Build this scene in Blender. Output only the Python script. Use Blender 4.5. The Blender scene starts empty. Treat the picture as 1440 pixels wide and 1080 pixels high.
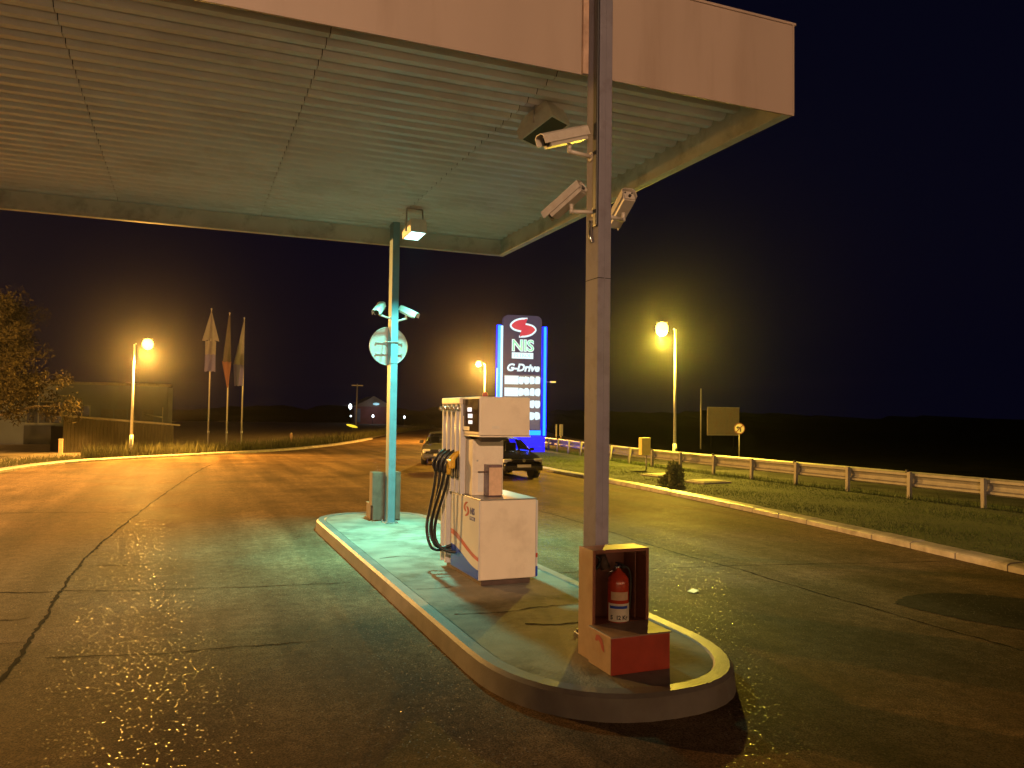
import bpy, bmesh, math, random
from mathutils import Vector, Matrix
from math import radians as rad, sin, cos, pi

random.seed(7)
SC = bpy.context.scene
COL = SC.collection

# ------------------------------------------------------------------ camera
cam_d = bpy.data.cameras.new('camera')
cam = bpy.data.objects.new('camera', cam_d); COL.objects.link(cam)
cam_d.sensor_fit = 'HORIZONTAL'; cam_d.sensor_width = 36.0
cam_d.lens = 36.0 * 1114.5 / 1440.0
cam_d.clip_start = 0.05; cam_d.clip_end = 2000
_y, _p, _r = rad(22.23), rad(2.18), rad(0.74)
_F = Vector((sin(_y)*cos(_p), cos(_y)*cos(_p), sin(_p)))
_R = Vector((cos(_y), -sin(_y), 0)); _U = _R.cross(_F)
_R2 = _R*cos(_r) + _U*sin(_r); _U2 = -_R*sin(_r) + _U*cos(_r)
_m = Matrix((_R2, _U2, -_F)).transposed().to_4x4(); _m.translation = Vector((0, 0, 2.3))
cam.matrix_world = _m
SC.camera = cam

# ------------------------------------------------------------------ world / exposure (night)
W = bpy.data.worlds.new('World'); SC.world = W; W.use_nodes = True
wn = W.node_tree; wn.nodes.clear()
sky = wn.nodes.new('ShaderNodeTexSky'); sky.sky_type = 'NISHITA'; sky.sun_disc = False
sky.sun_elevation = rad(-3.0); sky.sun_rotation = rad(200); sky.altitude = 300
bg = wn.nodes.new('ShaderNodeBackground'); bg.inputs[1].default_value = 0.10
wo = wn.nodes.new('ShaderNodeOutputWorld')
night = wn.nodes.new('ShaderNodeMix'); night.data_type = 'RGBA'   # town glow: an even navy night air over the last of the dusk
night.inputs[0].default_value = 0.93; night.inputs[7].default_value = (0.012, 0.012, 0.064, 1)
wn.links.new(sky.outputs[0], night.inputs[6])
wn.links.new(night.outputs[2], bg.inputs[0]); wn.links.new(bg.outputs[0], wo.inputs[0])
SC.view_settings.view_transform = 'Standard'; SC.view_settings.look = 'None'
SC.view_settings.exposure = 0.0; SC.view_settings.gamma = 1.0
SC.view_settings.use_curve_mapping = False
cy = SC.cycles
cy.use_denoising = True
try: cy.denoiser = 'OPENIMAGEDENOISE'; cy.denoising_input_passes = 'RGB_ALBEDO_NORMAL'
except Exception: pass
cy.max_bounces = 5; cy.diffuse_bounces = 3; cy.glossy_bounces = 3; cy.transmission_bounces = 4
cy.sample_clamp_indirect = 4.0; cy.sample_clamp_direct = 0.0
cy.use_adaptive_sampling = False

# light levels
P_LEFT, P_RIGHT, P_FAR, P_SIDE, P_BACK, P_FLOOD = 18000, 13000, 22000, 23000, 15000, 430
SODIUM = (1.0, 0.47, 0.07); SODIUM_R = (1.0, 0.68, 0.06); WARM = (1.0, 0.60, 0.34)

# ------------------------------------------------------------------ materials
MATS = {}
def mat(name, col, rough=0.6, metal=0.0, var=0.0, vscale=6.0, bump=0.0, bscale=40.0, emit=None, estr=0.0,
        spec=0.5, dirt=None, dscale=2.0, damt=0.0, stretch=None, coat=0.0):
    m = bpy.data.materials.new(name); m.use_nodes = True
    nt = m.node_tree; b = nt.nodes['Principled BSDF']
    b.inputs['Base Color'].default_value = (*col, 1); b.inputs['Roughness'].default_value = rough
    b.inputs['Metallic'].default_value = metal; b.inputs['Specular IOR Level'].default_value = spec
    if coat: b.inputs['Coat Weight'].default_value = coat; b.inputs['Coat Roughness'].default_value = 0.08
    if emit: b.inputs['Emission Color'].default_value = (*emit, 1); b.inputs['Emission Strength'].default_value = estr
    tc = nt.nodes.new('ShaderNodeTexCoord'); src = tc.outputs['Object']
    if stretch:
        mp = nt.nodes.new('ShaderNodeMapping'); mp.inputs['Scale'].default_value = stretch
        nt.links.new(src, mp.inputs[0]); src = mp.outputs[0]
    cur = None
    if var:
        n = nt.nodes.new('ShaderNodeTexNoise'); n.inputs['Scale'].default_value = vscale; n.inputs['Detail'].default_value = 6
        nt.links.new(src, n.inputs['Vector'])
        r = nt.nodes.new('ShaderNodeMapRange'); r.inputs[1].default_value = 0.3; r.inputs[2].default_value = 0.7
        r.inputs[3].default_value = 1 - var; r.inputs[4].default_value = 1 + var
        nt.links.new(n.outputs[0], r.inputs[0])
        mx = nt.nodes.new('ShaderNodeMix'); mx.data_type = 'RGBA'; mx.blend_type = 'MULTIPLY'; mx.inputs[0].default_value = 1
        mx.inputs[6].default_value = (*col, 1); nt.links.new(r.outputs[0], mx.inputs[7]); cur = mx.outputs[2]
        rr = nt.nodes.new('ShaderNodeMapRange'); rr.inputs[3].default_value = max(0.05, rough-0.1); rr.inputs[4].default_value = min(1, rough+0.12)
        nt.links.new(n.outputs[0], rr.inputs[0]); nt.links.new(rr.outputs[0], b.inputs['Roughness'])
    if dirt:
        n2 = nt.nodes.new('ShaderNodeTexNoise'); n2.inputs['Scale'].default_value = dscale; n2.inputs['Detail'].default_value = 8
        n2.inputs['Roughness'].default_value = 0.65
        nt.links.new(src, n2.inputs['Vector'])
        r2 = nt.nodes.new('ShaderNodeMapRange'); r2.inputs[1].default_value = 0.5; r2.inputs[2].default_value = 0.72; r2.inputs[4].default_value = damt
        nt.links.new(n2.outputs[0], r2.inputs[0])
        mx2 = nt.nodes.new('ShaderNodeMix'); mx2.data_type = 'RGBA'; mx2.inputs[7].default_value = (*dirt, 1)
        if cur: nt.links.new(cur, mx2.inputs[6])
        else: mx2.inputs[6].default_value = (*col, 1)
        nt.links.new(r2.outputs[0], mx2.inputs[0]); cur = mx2.outputs[2]
    if cur: nt.links.new(cur, b.inputs['Base Color'])
    if bump:
        n3 = nt.nodes.new('ShaderNodeTexNoise'); n3.inputs['Scale'].default_value = bscale; n3.inputs['Detail'].default_value = 4
        nt.links.new(src, n3.inputs['Vector'])
        bp = nt.nodes.new('ShaderNodeBump'); bp.inputs['Strength'].default_value = bump; bp.inputs['Distance'].default_value = 0.01
        nt.links.new(n3.outputs[0], bp.inputs['Height']); nt.links.new(bp.outputs[0], b.inputs['Normal'])
    MATS[name] = m
    return m

def asphalt_mat(name, col, glint=0.55, rough=0.42):
    """coarse worn asphalt: stones with their own tilt and gloss, bitumen between them, big worn and damp patches"""
    m = bpy.data.materials.new(name); m.use_nodes = True
    nt = m.node_tree; b = nt.nodes['Principled BSDF']; L = nt.links.new; N = nt.nodes.new
    tc = N('ShaderNodeTexCoord')
    big = N('ShaderNodeTexNoise'); big.inputs['Scale'].default_value = 0.45; big.inputs['Detail'].default_value = 7; big.inputs['Roughness'].default_value = 0.62
    L(tc.outputs['Object'], big.inputs['Vector'])
    bigr = N('ShaderNodeMapRange'); bigr.inputs[1].default_value = 0.32; bigr.inputs[2].default_value = 0.68; bigr.inputs[3].default_value = 0.5; bigr.inputs[4].default_value = 1.45
    L(big.outputs[0], bigr.inputs[0])
    mid = N('ShaderNodeTexNoise'); mid.inputs['Scale'].default_value = 7; mid.inputs['Detail'].default_value = 5
    L(tc.outputs['Object'], mid.inputs['Vector'])
    midr = N('ShaderNodeMapRange'); midr.inputs[1].default_value = 0.3; midr.inputs[2].default_value = 0.7; midr.inputs[3].default_value = 0.75; midr.inputs[4].default_value = 1.25
    L(mid.outputs[0], midr.inputs[0])
    trk = N('ShaderNodeMapping'); trk.inputs['Scale'].default_value = (1.6, 0.10, 1.0); L(tc.outputs['Object'], trk.inputs[0])
    trn = N('ShaderNodeTexNoise'); trn.inputs['Scale'].default_value = 0.9; trn.inputs['Detail'].default_value = 5; L(trk.outputs[0], trn.inputs['Vector'])
    trr = N('ShaderNodeMapRange'); trr.inputs[1].default_value = 0.35; trr.inputs[2].default_value = 0.65; trr.inputs[3].default_value = 0.68; trr.inputs[4].default_value = 1.22; L(trn.outputs[0], trr.inputs[0])
    vo = N('ShaderNodeTexVoronoi'); vo.inputs['Scale'].default_value = 96; L(tc.outputs['Object'], vo.inputs['Vector'])
    sep = N('ShaderNodeSeparateColor'); L(vo.outputs['Color'], sep.inputs[0])
    stone = N('ShaderNodeMapRange'); stone.inputs[3].default_value = 0.55; stone.inputs[4].default_value = 1.55
    L(sep.outputs[2], stone.inputs[0])
    m1 = N('ShaderNodeMath'); m1.operation = 'MULTIPLY'; L(bigr.outputs[0], m1.inputs[0]); L(midr.outputs[0], m1.inputs[1])
    m2 = N('ShaderNodeMath'); m2.operation = 'MULTIPLY'; L(m1.outputs[0], m2.inputs[0]); L(stone.outputs[0], m2.inputs[1])
    m3 = N('ShaderNodeMath'); m3.operation = 'MULTIPLY'; L(m2.outputs[0], m3.inputs[0]); L(trr.outputs[0], m3.inputs[1]); m2 = m3
    mx = N('ShaderNodeMix'); mx.data_type = 'RGBA'; mx.blend_type = 'MULTIPLY'; mx.inputs[0].default_value = 1
    mx.inputs[6].default_value = (*col, 1); L(m2.outputs[0], mx.inputs[7]); L(mx.outputs[2], b.inputs['Base Color'])
    # per-stone tilt
    ns = N('ShaderNodeVectorMath'); ns.operation = 'SUBTRACT'; ns.inputs[1].default_value = (0.5, 0.5, 0.5); L(vo.outputs['Color'], ns.inputs[0])
    msk = N('ShaderNodeMapRange'); msk.inputs[1].default_value = 0.965; msk.inputs[2].default_value = 0.98; L(sep.outputs[1], msk.inputs[0])
    f0 = N('ShaderNodeVectorMath'); f0.operation = 'MULTIPLY'; f0.inputs[1].default_value = (glint, glint, 0.0); L(ns.outputs[0], f0.inputs[0])
    fl = N('ShaderNodeVectorMath'); fl.operation = 'SCALE'; L(f0.outputs[0], fl.inputs[0]); L(msk.outputs[0], fl.inputs['Scale'])
    spc = N('ShaderNodeMapRange'); spc.inputs[3].default_value = 0.05; spc.inputs[4].default_value = 0.28; L(msk.outputs[0], spc.inputs[0]); L(spc.outputs[0], b.inputs['Specular IOR Level'])
    ge = N('ShaderNodeNewGeometry')
    n4 = N('ShaderNodeTexNoise'); n4.inputs['Scale'].default_value = 160; n4.inputs['Detail'].default_value = 3; L(tc.outputs['Object'], n4.inputs['Vector'])
    bp = N('ShaderNodeBump'); bp.inputs['Strength'].default_value = 0.3; bp.inputs['Distance'].default_value = 0.005; L(n4.outputs[0], bp.inputs['Height'])
    ad = N('ShaderNodeVectorMath'); ad.operation = 'ADD'; L(bp.outputs[0], ad.inputs[0]); L(fl.outputs[0], ad.inputs[1])
    no = N('ShaderNodeVectorMath'); no.operation = 'NORMALIZE'; L(ad.outputs[0], no.inputs[0]); L(no.outputs[0], b.inputs['Normal'])
    # some stones are polished
    pol = N('ShaderNodeMapRange'); pol.inputs[1].default_value = 0.965; pol.inputs[2].default_value = 0.98; pol.inputs[3].default_value = rough+0.2; pol.inputs[4].default_value = 0.17
    L(sep.outputs[1], pol.inputs[0])
    dmp = N('ShaderNodeMapRange'); dmp.inputs[1].default_value = 0.35; dmp.inputs[2].default_value = 0.65; dmp.inputs[3].default_value = -0.08; dmp.inputs[4].default_value = 0.1
    L(big.outputs[0], dmp.inputs[0])
    rs = N('ShaderNodeMath'); rs.operation = 'ADD'; L(pol.outputs[0], rs.inputs[0]); L(dmp.outputs[0], rs.inputs[1]); L(rs.outputs[0], b.inputs['Roughness'])
    MATS[name] = m
    return m

asphalt_mat('asphalt', (0.124, 0.080, 0.046), 0.28, 0.6)
asphalt_mat('asphalt_dark', (0.034, 0.028, 0.022), 0.5, 0.5)
asphalt_mat('road_asphalt', (0.055, 0.052, 0.05), 0.3, 0.5)
mat('soil', (0.006, 0.006, 0.004), 1.0, spec=0.0, var=0.4, vscale=0.6)
mat('dirt_verge', (0.16, 0.125, 0.085), 0.9, var=0.3, vscale=1.5, bump=0.4, bscale=14)
mat('turf', (0.026, 0.032, 0.005), 0.95, var=0.45, vscale=1.3, bump=0.6, bscale=30)
mat('tar', (0.010, 0.009, 0.008), 0.95, var=0.3, vscale=12, spec=0.03)
mat('kerb_concrete', (0.40, 0.36, 0.30), 0.42, var=0.22, vscale=5, bump=0.35, bscale=60, dirt=(0.12, 0.10, 0.08), dscale=3.0, damt=0.7)
mat('island_concrete', (0.23, 0.215, 0.18), 0.8, spec=0.15, var=0.3, vscale=2.2, bump=0.6, bscale=38, dirt=(0.055, 0.046, 0.036), dscale=1.3, damt=0.9)
mat('island_kerb', (0.19, 0.165, 0.15), 0.48, spec=0.16, var=0.18, vscale=3.5, bump=0.25, bscale=50, dirt=(0.14, 0.11, 0.09), dscale=2.4, damt=0.6)
mat('soffit', (0.58, 0.60, 0.62), 0.42, 0.1, var=0.08, vscale=1.2, dirt=(0.38, 0.37, 0.36), dscale=1.1, damt=0.55)
mat('beam_paint', (0.46, 0.48, 0.44), 0.5, 0.0, var=0.12, vscale=2, dirt=(0.16, 0.16, 0.13), dscale=2.5, damt=0.7)
mat('fascia', (0.27, 0.205, 0.165), 0.5, 0.0, var=0.06, vscale=1.0, dirt=(0.19, 0.135, 0.10), dscale=1.6, damt=0.6, bump=0.05, bscale=2.0, stretch=(1.3, 1.3, 0.16))
mat('roof_metal', (0.2, 0.2, 0.2), 0.6, 0.3)
mat('column_floodlit', (0.13, 0.26, 0.34), 0.5, var=0.08, vscale=5, dirt=(0.09, 0.14, 0.18), dscale=6, damt=0.5)  # column_paint made lighter and bluer: floodlight on the far column put into colour
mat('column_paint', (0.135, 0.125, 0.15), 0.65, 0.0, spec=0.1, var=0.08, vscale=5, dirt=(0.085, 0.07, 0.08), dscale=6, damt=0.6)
mat('black_rubber', (0.010, 0.010, 0.011), 0.45)
mat('black_plastic', (0.016, 0.016, 0.018), 0.4)
mat('dark_gap', (0.006, 0.006, 0.006), 0.8)
mat('weathered_plastic', (0.36, 0.32, 0.27), 0.45, var=0.08, vscale=8, dirt=(0.24, 0.19, 0.14), dscale=9, damt=0.5)
mat('lit_window', (0.8, 0.7, 0.5), 0.3, emit=(1.0, 0.60, 0.32), estr=3.0)  # also the glowing panes of the added shop, fill light for the foreground
mat('white_plastic', (0.66, 0.65, 0.62), 0.4, var=0.05, vscale=8, dirt=(0.45, 0.40, 0.34), dscale=9, damt=0.4)
mat('cream_paint', (0.74, 0.65, 0.52), 0.35, var=0.04, vscale=3, dirt=(0.46, 0.37, 0.28), dscale=2.2, damt=0.5)
mat('white_panel', (0.54, 0.53, 0.55), 0.5, spec=0.2, var=0.04, vscale=3, dirt=(0.52, 0.47, 0.42), dscale=3.0, damt=0.35)
mat('blue_paint', (0.015, 0.055, 0.48), 0.35, var=0.08, vscale=6)
mat('red_paint', (0.45, 0.055, 0.03), 0.4, var=0.12, vscale=6, dirt=(0.22, 0.03, 0.02), dscale=4, damt=0.5)
mat('logo_red', (0.33, 0.045, 0.04), 0.4)
mat('logo_blue', (0.03, 0.04, 0.20), 0.4)
mat('plinth', (0.08, 0.05, 0.04), 0.7, var=0.2)
mat('display_dark', (0.035, 0.022, 0.028), 0.12, var=0.1)
mat('lcd', (0.5, 0.55, 0.6), 0.3, emit=(0.75, 0.85, 1.0), estr=0.95)
mat('chrome', (0.7, 0.7, 0.72), 0.18, 1.0)
mat('steel', (0.42, 0.42, 0.42), 0.38, 0.85, var=0.12, vscale=20)
mat('galvanised', (0.28, 0.26, 0.22), 0.5, 0.25, var=0.14, vscale=4, dirt=(0.22, 0.17, 0.12), dscale=5, damt=0.5)
mat('yellow_plastic', (0.62, 0.36, 0.03), 0.4, var=0.1)
mat('yellow_box', (0.80, 0.66, 0.16), 0.45, var=0.06, vscale=6)
mat('perspex', (0.16, 0.10, 0.11), 0.15, var=0.45, vscale=6)
mat('flood_glass_off', (0.05, 0.065, 0.05), 0.1, spec=0.7)
mat('flood_glass_lit', (1, 1, 1), 0.3, emit=(0.45, 1.0, 0.92), estr=7)
mat('flood_body', (0.72, 0.70, 0.64), 0.5, 0.3, var=0.1, vscale=10)
mat('sign_back', (0.48, 0.52, 0.53), 0.42, 0.4, var=0.1, vscale=8)
mat('cabinet_paint', (0.34, 0.235, 0.17), 0.6, spec=0.2, var=0.12, vscale=7, dirt=(0.28, 0.15, 0.09), dscale=5, damt=0.6)
mat('cabinet_inside', (0.16, 0.055, 0.038), 0.55, var=0.2, vscale=6)
mat('cabinet_rim', (0.26, 0.085, 0.05), 0.5, var=0.2, vscale=10)
mat('dull_brown', (0.15, 0.10, 0.075), 0.7, var=0.2, vscale=8, dirt=(0.09, 0.05, 0.035), dscale=6, damt=0.7)
mat('rust_paint', (0.36, 0.24, 0.17), 0.6, var=0.2, vscale=8, dirt=(0.2, 0.1, 0.06), dscale=6, damt=0.7)
mat('ext_red', (0.50, 0.05, 0.02), 0.22, var=0.06, coat=0.5)
mat('paper', (0.72, 0.66, 0.56), 0.6, var=0.08, vscale=20)
mat('paper_tan', (0.62, 0.42, 0.28), 0.6, var=0.1, vscale=20)
mat('ink', (0.03, 0.025, 0.03), 0.6)
mat('lamp_body', (0.25, 0.25, 0.24), 0.45, 0.4)
mat('lamp_pole', (0.42, 0.40, 0.36), 0.45, 0.3, var=0.1, vscale=5)
mat('lamp_glow_yellow', (1, 1, 1), 0.3, emit=(1.0, 0.72, 0.15), estr=4.5)
mat('lamp_glow_warm', (1, 1, 1), 0.3, emit=(1.0, 0.74, 0.24), estr=4.0)
mat('pylon_face', (0.012, 0.012, 0.02), 0.7, var=0.1, emit=(0.07, 0.06, 0.18), estr=0.4, spec=0.05)
mat('pylon_edge', (0.01, 0.01, 0.08), 0.6, emit=(0.0012, 0.002, 1.0), estr=4.0, spec=0.1)
mat('tube_cyan', (0.01, 0.03, 0.05), 0.6, emit=(0.0, 0.12, 1.0), estr=5.0, spec=0.1)
mat('tube_white', (0.05, 0.05, 0.05), 0.6, emit=(0.45, 0.80, 1.0), estr=1.5, spec=0.1)
mat('glow_white', (.05, .05, .05), 0.6, emit=(0.66, 0.90, 1.0), estr=1.15, spec=0.1)
mat('glow_halo', (0.02, 0.04, 0.09), 0.4, emit=(0.20, 0.48, 0.95), estr=0.8)
mat('glow_teal', (0.02, 0.04, 0.04), 0.4, emit=(0.02, 0.62, 0.52), estr=1.0)
mat('glow_red', (0.03, 0.01, 0.01), 0.6, emit=(0.80, 0.05, 0.10), estr=0.8, spec=0.1)
mat('price_backing', (0.005, 0.008, 0.05), 0.5, emit=(0.003, 0.012, 0.20), estr=0.6)
mat('car_black', (0.012, 0.013, 0.018), 0.18, 0.0, coat=1.0)
mat('car_grey', (0.19, 0.18, 0.165), 0.25, 0.5, coat=0.8)
mat('car_glass', (0.012, 0.014, 0.018), 0.06, spec=0.8)
gm = bpy.data.materials.new('see_through_glass'); gm.use_nodes = True; _n = gm.node_tree; _n.nodes.clear()
_t = _n.nodes.new('ShaderNodeBsdfTransparent'); _t.inputs[0].default_value = (.62, .66, .68, 1); _g = _n.nodes.new('ShaderNodeBsdfGlossy'); _g.inputs['Roughness'].default_value = .04
_f = _n.nodes.new('ShaderNodeFresnel'); _x = _n.nodes.new('ShaderNodeMixShader'); _o = _n.nodes.new('ShaderNodeOutputMaterial')
_n.links.new(_f.outputs[0], _x.inputs[0]); _n.links.new(_t.outputs[0], _x.inputs[1]); _n.links.new(_g.outputs[0], _x.inputs[2]); _n.links.new(_x.outputs[0], _o.inputs[0]); MATS['see_through_glass'] = gm
mat('tyre', (0.012, 0.012, 0.012), 0.85, bump=0.3, bscale=60)
mat('rim', (0.4, 0.4, 0.42), 0.3, 0.8)
mat('headlight', (0.9, 0.88, 0.8), 0.2, 0.0)
mat('tail_light', (0.20, 0.015, 0.012), 0.15)
mat('plate', (0.9, 0.84, 0.5), 0.5)
mat('wood', (0.036, 0.026, 0.011), 0.85, var=0.45, vscale=2.0, bump=0.4, bscale=10, stretch=(7, 7, 0.8), dirt=(0.03, 0.02, 0.01), dscale=1.2, damt=0.7)
mat('shed_roof', (0.17, 0.14, 0.11), 0.8, var=0.2)
mat('house_wall', (0.10, 0.105, 0.135), 0.85, var=0.12, vscale=0.7, dirt=(0.07, 0.07, 0.085), dscale=0.5, damt=0.6)
mat('house_window', (0.02, 0.02, 0.022), 0.1)
mat('frame_white', (0.16, 0.15, 0.14), 0.6)
mat('door_grey', (0.09, 0.082, 0.08), 0.7, var=0.15)
mat('flag_white', (0.15, 0.135, 0.145), 0.85, var=0.12, vscale=4)
mat('flag_blue', (0.09, 0.08, 0.22), 0.85)
mat('flag_red', (0.14, 0.05, 0.04), 0.85)
mat('flag_dark', (0.06, 0.045, 0.045), 0.85, var=0.2)
mat('bark', (0.09, 0.065, 0.045), 0.9, var=0.3, vscale=8, bump=0.6, bscale=20)
mat('leaf', (0.021, 0.016, 0.006), 0.9, spec=0.05, var=0.4, vscale=1.2)
mat('leaf_dark', (0.13, 0.14, 0.035), 0.75, var=0.4, vscale=3)
mat('grass_blade', (0.034, 0.058, 0.003), 0.75, var=0.45, vscale=0.9)
mat('weed', (0.05, 0.048, 0.010), 0.8, var=0.4, vscale=1.2)
mat('road_paint', (0.6, 0.58, 0.54), 0.6, var=0.2, vscale=4)
mat('board', (0.20, 0.165, 0.13), 0.6, var=0.2, vscale=2.2, dirt=(0.15, 0.075, 0.04), dscale=2.2, damt=0.8)
mat('sign_white', (0.36, 0.33, 0.31), 0.5, var=0.1, vscale=8)
mat('sign_red', (0.12, 0.025, 0.02), 0.5)
mat('concrete_slab', (0.34, 0.30, 0.22), 0.8, var=0.2, vscale=5)
mat('far_light', (1, 1, 1), 0.4, emit=(0.8, 0.92, 1.0), estr=5.0)
mat('far_cyan', (0.5, 0.8, 0.9), 0.4, emit=(0.35, 0.75, 0.9), estr=0.7)
mat('far_wall_red', (0.14, 0.05, 0.05), 0.8, var=0.3, vscale=0.8)
mat('far_wall_blue', (0.10, 0.16, 0.25), 0.8, var=0.3, vscale=0.8)
mat('yellow_lit', (0.8, 0.7, 0.05), 0.5, emit=(0.9, 0.75, 0.04), estr=1.0)
mat('timber_post', (0.35, 0.20, 0.13), 0.8, var=0.2)

# ------------------------------------------------------------------ geometry helpers
def V(*a): return Vector(a)

class MB:
    def __init__(s): s.v = []; s.f = []; s.sm = []
    def add(s, vs, fs, smooth=False):
        o = len(s.v); s.v += [tuple(v) for v in vs]
        for f in fs: s.f.append(tuple(i+o for i in f)); s.sm.append(smooth)
        return s
    def box(s, x0, x1, y0, y1, z0, z1, M=None):
        vs = [V(x, y, z) for z in (z0, z1) for x, y in ((x0, y0), (x1, y0), (x1, y1), (x0, y1))]
        if M: vs = [M @ v for v in vs]
        return s.add(vs, [(3, 2, 1, 0), (4, 5, 6, 7), (0, 1, 5, 4), (1, 2, 6, 5), (2, 3, 7, 6), (3, 0, 4, 7)])
    def bbox(s, x0, x1, y0, y1, z0, z1, b=0.01, M=None):
        """box with chamfered edges"""
        b = min(b, (x1-x0)*.45, (y1-y0)*.45, (z1-z0)*.45)
        bm = bmesh.new(); bmesh.ops.create_cube(bm, size=1)
        for v in bm.verts:
            v.co = V((x0+x1)/2+v.co.x*(x1-x0), (y0+y1)/2+v.co.y*(y1-y0), (z0+z1)/2+v.co.z*(z1-z0))
        bmesh.ops.bevel(bm, geom=list(bm.edges), offset=b, segments=2, affect='EDGES', profile=0.6)
        bm.verts.index_update()
        vs = [M @ v.co if M else v.co.copy() for v in bm.verts]; fs = [[v.index for v in f.verts] for f in bm.faces]
        bm.free(); return s.add(vs, fs)
    def cyl(s, p0, p1, r0, r1=None, n=16, caps=True, smooth=True):
        p0 = V(*p0); p1 = V(*p1); r1 = r0 if r1 is None else r1
        d = (p1-p0).normalized(); u = d.orthogonal().normalized(); w = d.cross(u)
        vs = []
        for p, r in ((p0, r0), (p1, r1)):
            for i in range(n):
                a = 2*pi*i/n; vs.append(p+(u*cos(a)+w*sin(a))*r)
        s.add(vs, [(i, (i+1) % n, n+(i+1) % n, n+i) for i in range(n)], smooth)
        if caps:
            o = len(s.v)-2*n
            s.f.append(tuple(o+i for i in range(n-1, -1, -1))); s.sm.append(False)
            s.f.append(tuple(o+n+i for i in range(n))); s.sm.append(False)
        return s
    def tube(s, pts, r, n=8, caps=True):
        pts = [V(*p) for p in pts]; N = len(pts); rr = r if isinstance(r, (list, tuple)) else [r]*N
        t0 = (pts[1]-pts[0]).normalized(); u = t0.orthogonal().normalized(); vs = []
        for k in range(N):
            t = (pts[min(k+1, N-1)]-pts[max(k-1, 0)]).normalized()
            u = (u-t*u.dot(t)).normalized(); w = t.cross(u)
            vs += [pts[k]+(u*cos(2*pi*i/n)+w*sin(2*pi*i/n))*rr[k] for i in range(n)]
        fs = [(k*n+i, k*n+(i+1) % n, (k+1)*n+(i+1) % n, (k+1)*n+i) for k in range(N-1) for i in range(n)]
        s.add(vs, fs, True)
        if caps:
            o = len(s.v)-N*n
            s.f.append(tuple(o+i for i in range(n-1, -1, -1))); s.sm.append(False)
            s.f.append(tuple(o+(N-1)*n+i for i in range(n))); s.sm.append(False)
        return s
    def lathe(s, prof, c=(0, 0, 0), n=20, M=None):
        vs = []
        for r, z in prof:
            for i in range(n):
                a = 2*pi*i/n; p = V(c[0]+r*cos(a), c[1]+r*sin(a), c[2]+z); vs.append(M @ p if M else p)
        k = len(prof)
        s.add(vs, [(j*n+i, j*n+(i+1) % n, (j+1)*n+(i+1) % n, (j+1)*n+i) for j in range(k-1) for i in range(n)], True)
        o = len(s.v)-k*n
        s.f.append(tuple(o+i for i in range(n-1, -1, -1))); s.sm.append(False)
        s.f.append(tuple(o+(k-1)*n+i for i in range(n))); s.sm.append(False)
        return s
    def prism(s, poly, fn, d0, d1):
        """poly: 2-D outline, fn(a,b,d) -> 3-D"""
        n = len(poly)
        vs = [fn(a, b, d0) for a, b in poly]+[fn(a, b, d1) for a, b in poly]
        return s.add(vs, [tuple(range(n-1, -1, -1)), tuple(range(n, 2*n))]+[(i, (i+1) % n, n+(i+1) % n, n+i) for i in range(n)])
    def build(s, name, m, parent=None, loc=None, fix=True):
        me = bpy.data.meshes.new(name); me.from_pydata(s.v, [], s.f)
        if fix:
            bm = bmesh.new(); bm.from_mesh(me)
            bmesh.ops.recalc_face_normals(bm, faces=bm.faces); bm.to_mesh(me); bm.free()
        me.polygons.foreach_set('use_smooth', s.sm)
        me.materials.append(MATS[m]); me.update()
        return link(name, me, parent, loc)

def link(name, me, parent=None, loc=None, M=None):
    o = bpy.data.objects.new(name, me); COL.objects.link(o)
    if parent is not None: o.parent = parent
    if M is not None: o.matrix_local = M
    if loc is not None: o.location = loc
    return o

def tag(o, label=None, cat=None, group=None, kind=None):
    if label: o['label'] = label
    if cat: o['category'] = cat
    if group: o['group'] = group
    if kind: o['kind'] = kind
    return o

def thing(name, label, cat, loc=(0, 0, 0), rz=0, group=None):
    o = bpy.data.objects.new(name, None); COL.objects.link(o)
    o.empty_display_size = 0.1; o.location = loc; o.rotation_euler = (0, 0, rz)
    return tag(o, label, cat, group)

def copy_tree(o, parent=None):
    c = o.copy(); COL.objects.link(c); c.parent = parent
    for ch in list(o.children): copy_tree(ch, c)
    return c

def offset_path(pts, d):
    """shift a 2-D polyline sideways (left of travel positive)"""
    out = []
    for i, p in enumerate(pts):
        a = Vector(pts[max(i-1, 0)]); b = Vector(pts[min(i+1, len(pts)-1)])
        t = (b-a).normalized(); out.append((p[0]-t.y*d, p[1]+t.x*d))
    return out

def resample(pts, step):
    P = [Vector(p) for p in pts]; out = [P[0].copy()]; rem = step
    for a, b in zip(P, P[1:]):
        L = (b-a).length; t = rem
        while t <= L: out.append(a+(b-a)*(t/L)); t += step
        rem = t-L
    return out

def smooth_path(pts, k=3):
    P = [Vector(p) for p in pts]
    for _ in range(k):
        Q = [P[0]]
        for a, b in zip(P, P[1:]): Q += [a*.75+b*.25, a*.25+b*.75]
        Q.append(P[-1]); P = Q
    return P

def text_mesh(body, size, shear=0.0, bold=0.0):
    cu = bpy.data.curves.new('lettering', 'FONT'); cu.body = body; cu.size = size; cu.shear = shear; cu.offset = bold
    cu.align_x = 'CENTER'; cu.align_y = 'CENTER'; cu.extrude = 0.0015 if size < .3 else 0.02; cu.resolution_u = 3
    ob = bpy.data.objects.new('lettering', cu); COL.objects.link(ob)
    bpy.context.view_layer.update()
    dg = bpy.context.evaluated_depsgraph_get()
    me = bpy.data.meshes.new_from_object(ob.evaluated_get(dg))
    bpy.data.objects.remove(ob); return me

def text(body, size, m, parent, M, name='lettering', shear=0.0, bold=0.0):
    me = text_mesh(body, size, shear, bold); me.materials.clear(); me.materials.append(MATS[m])
    return link(name, me, parent, M=M)

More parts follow.
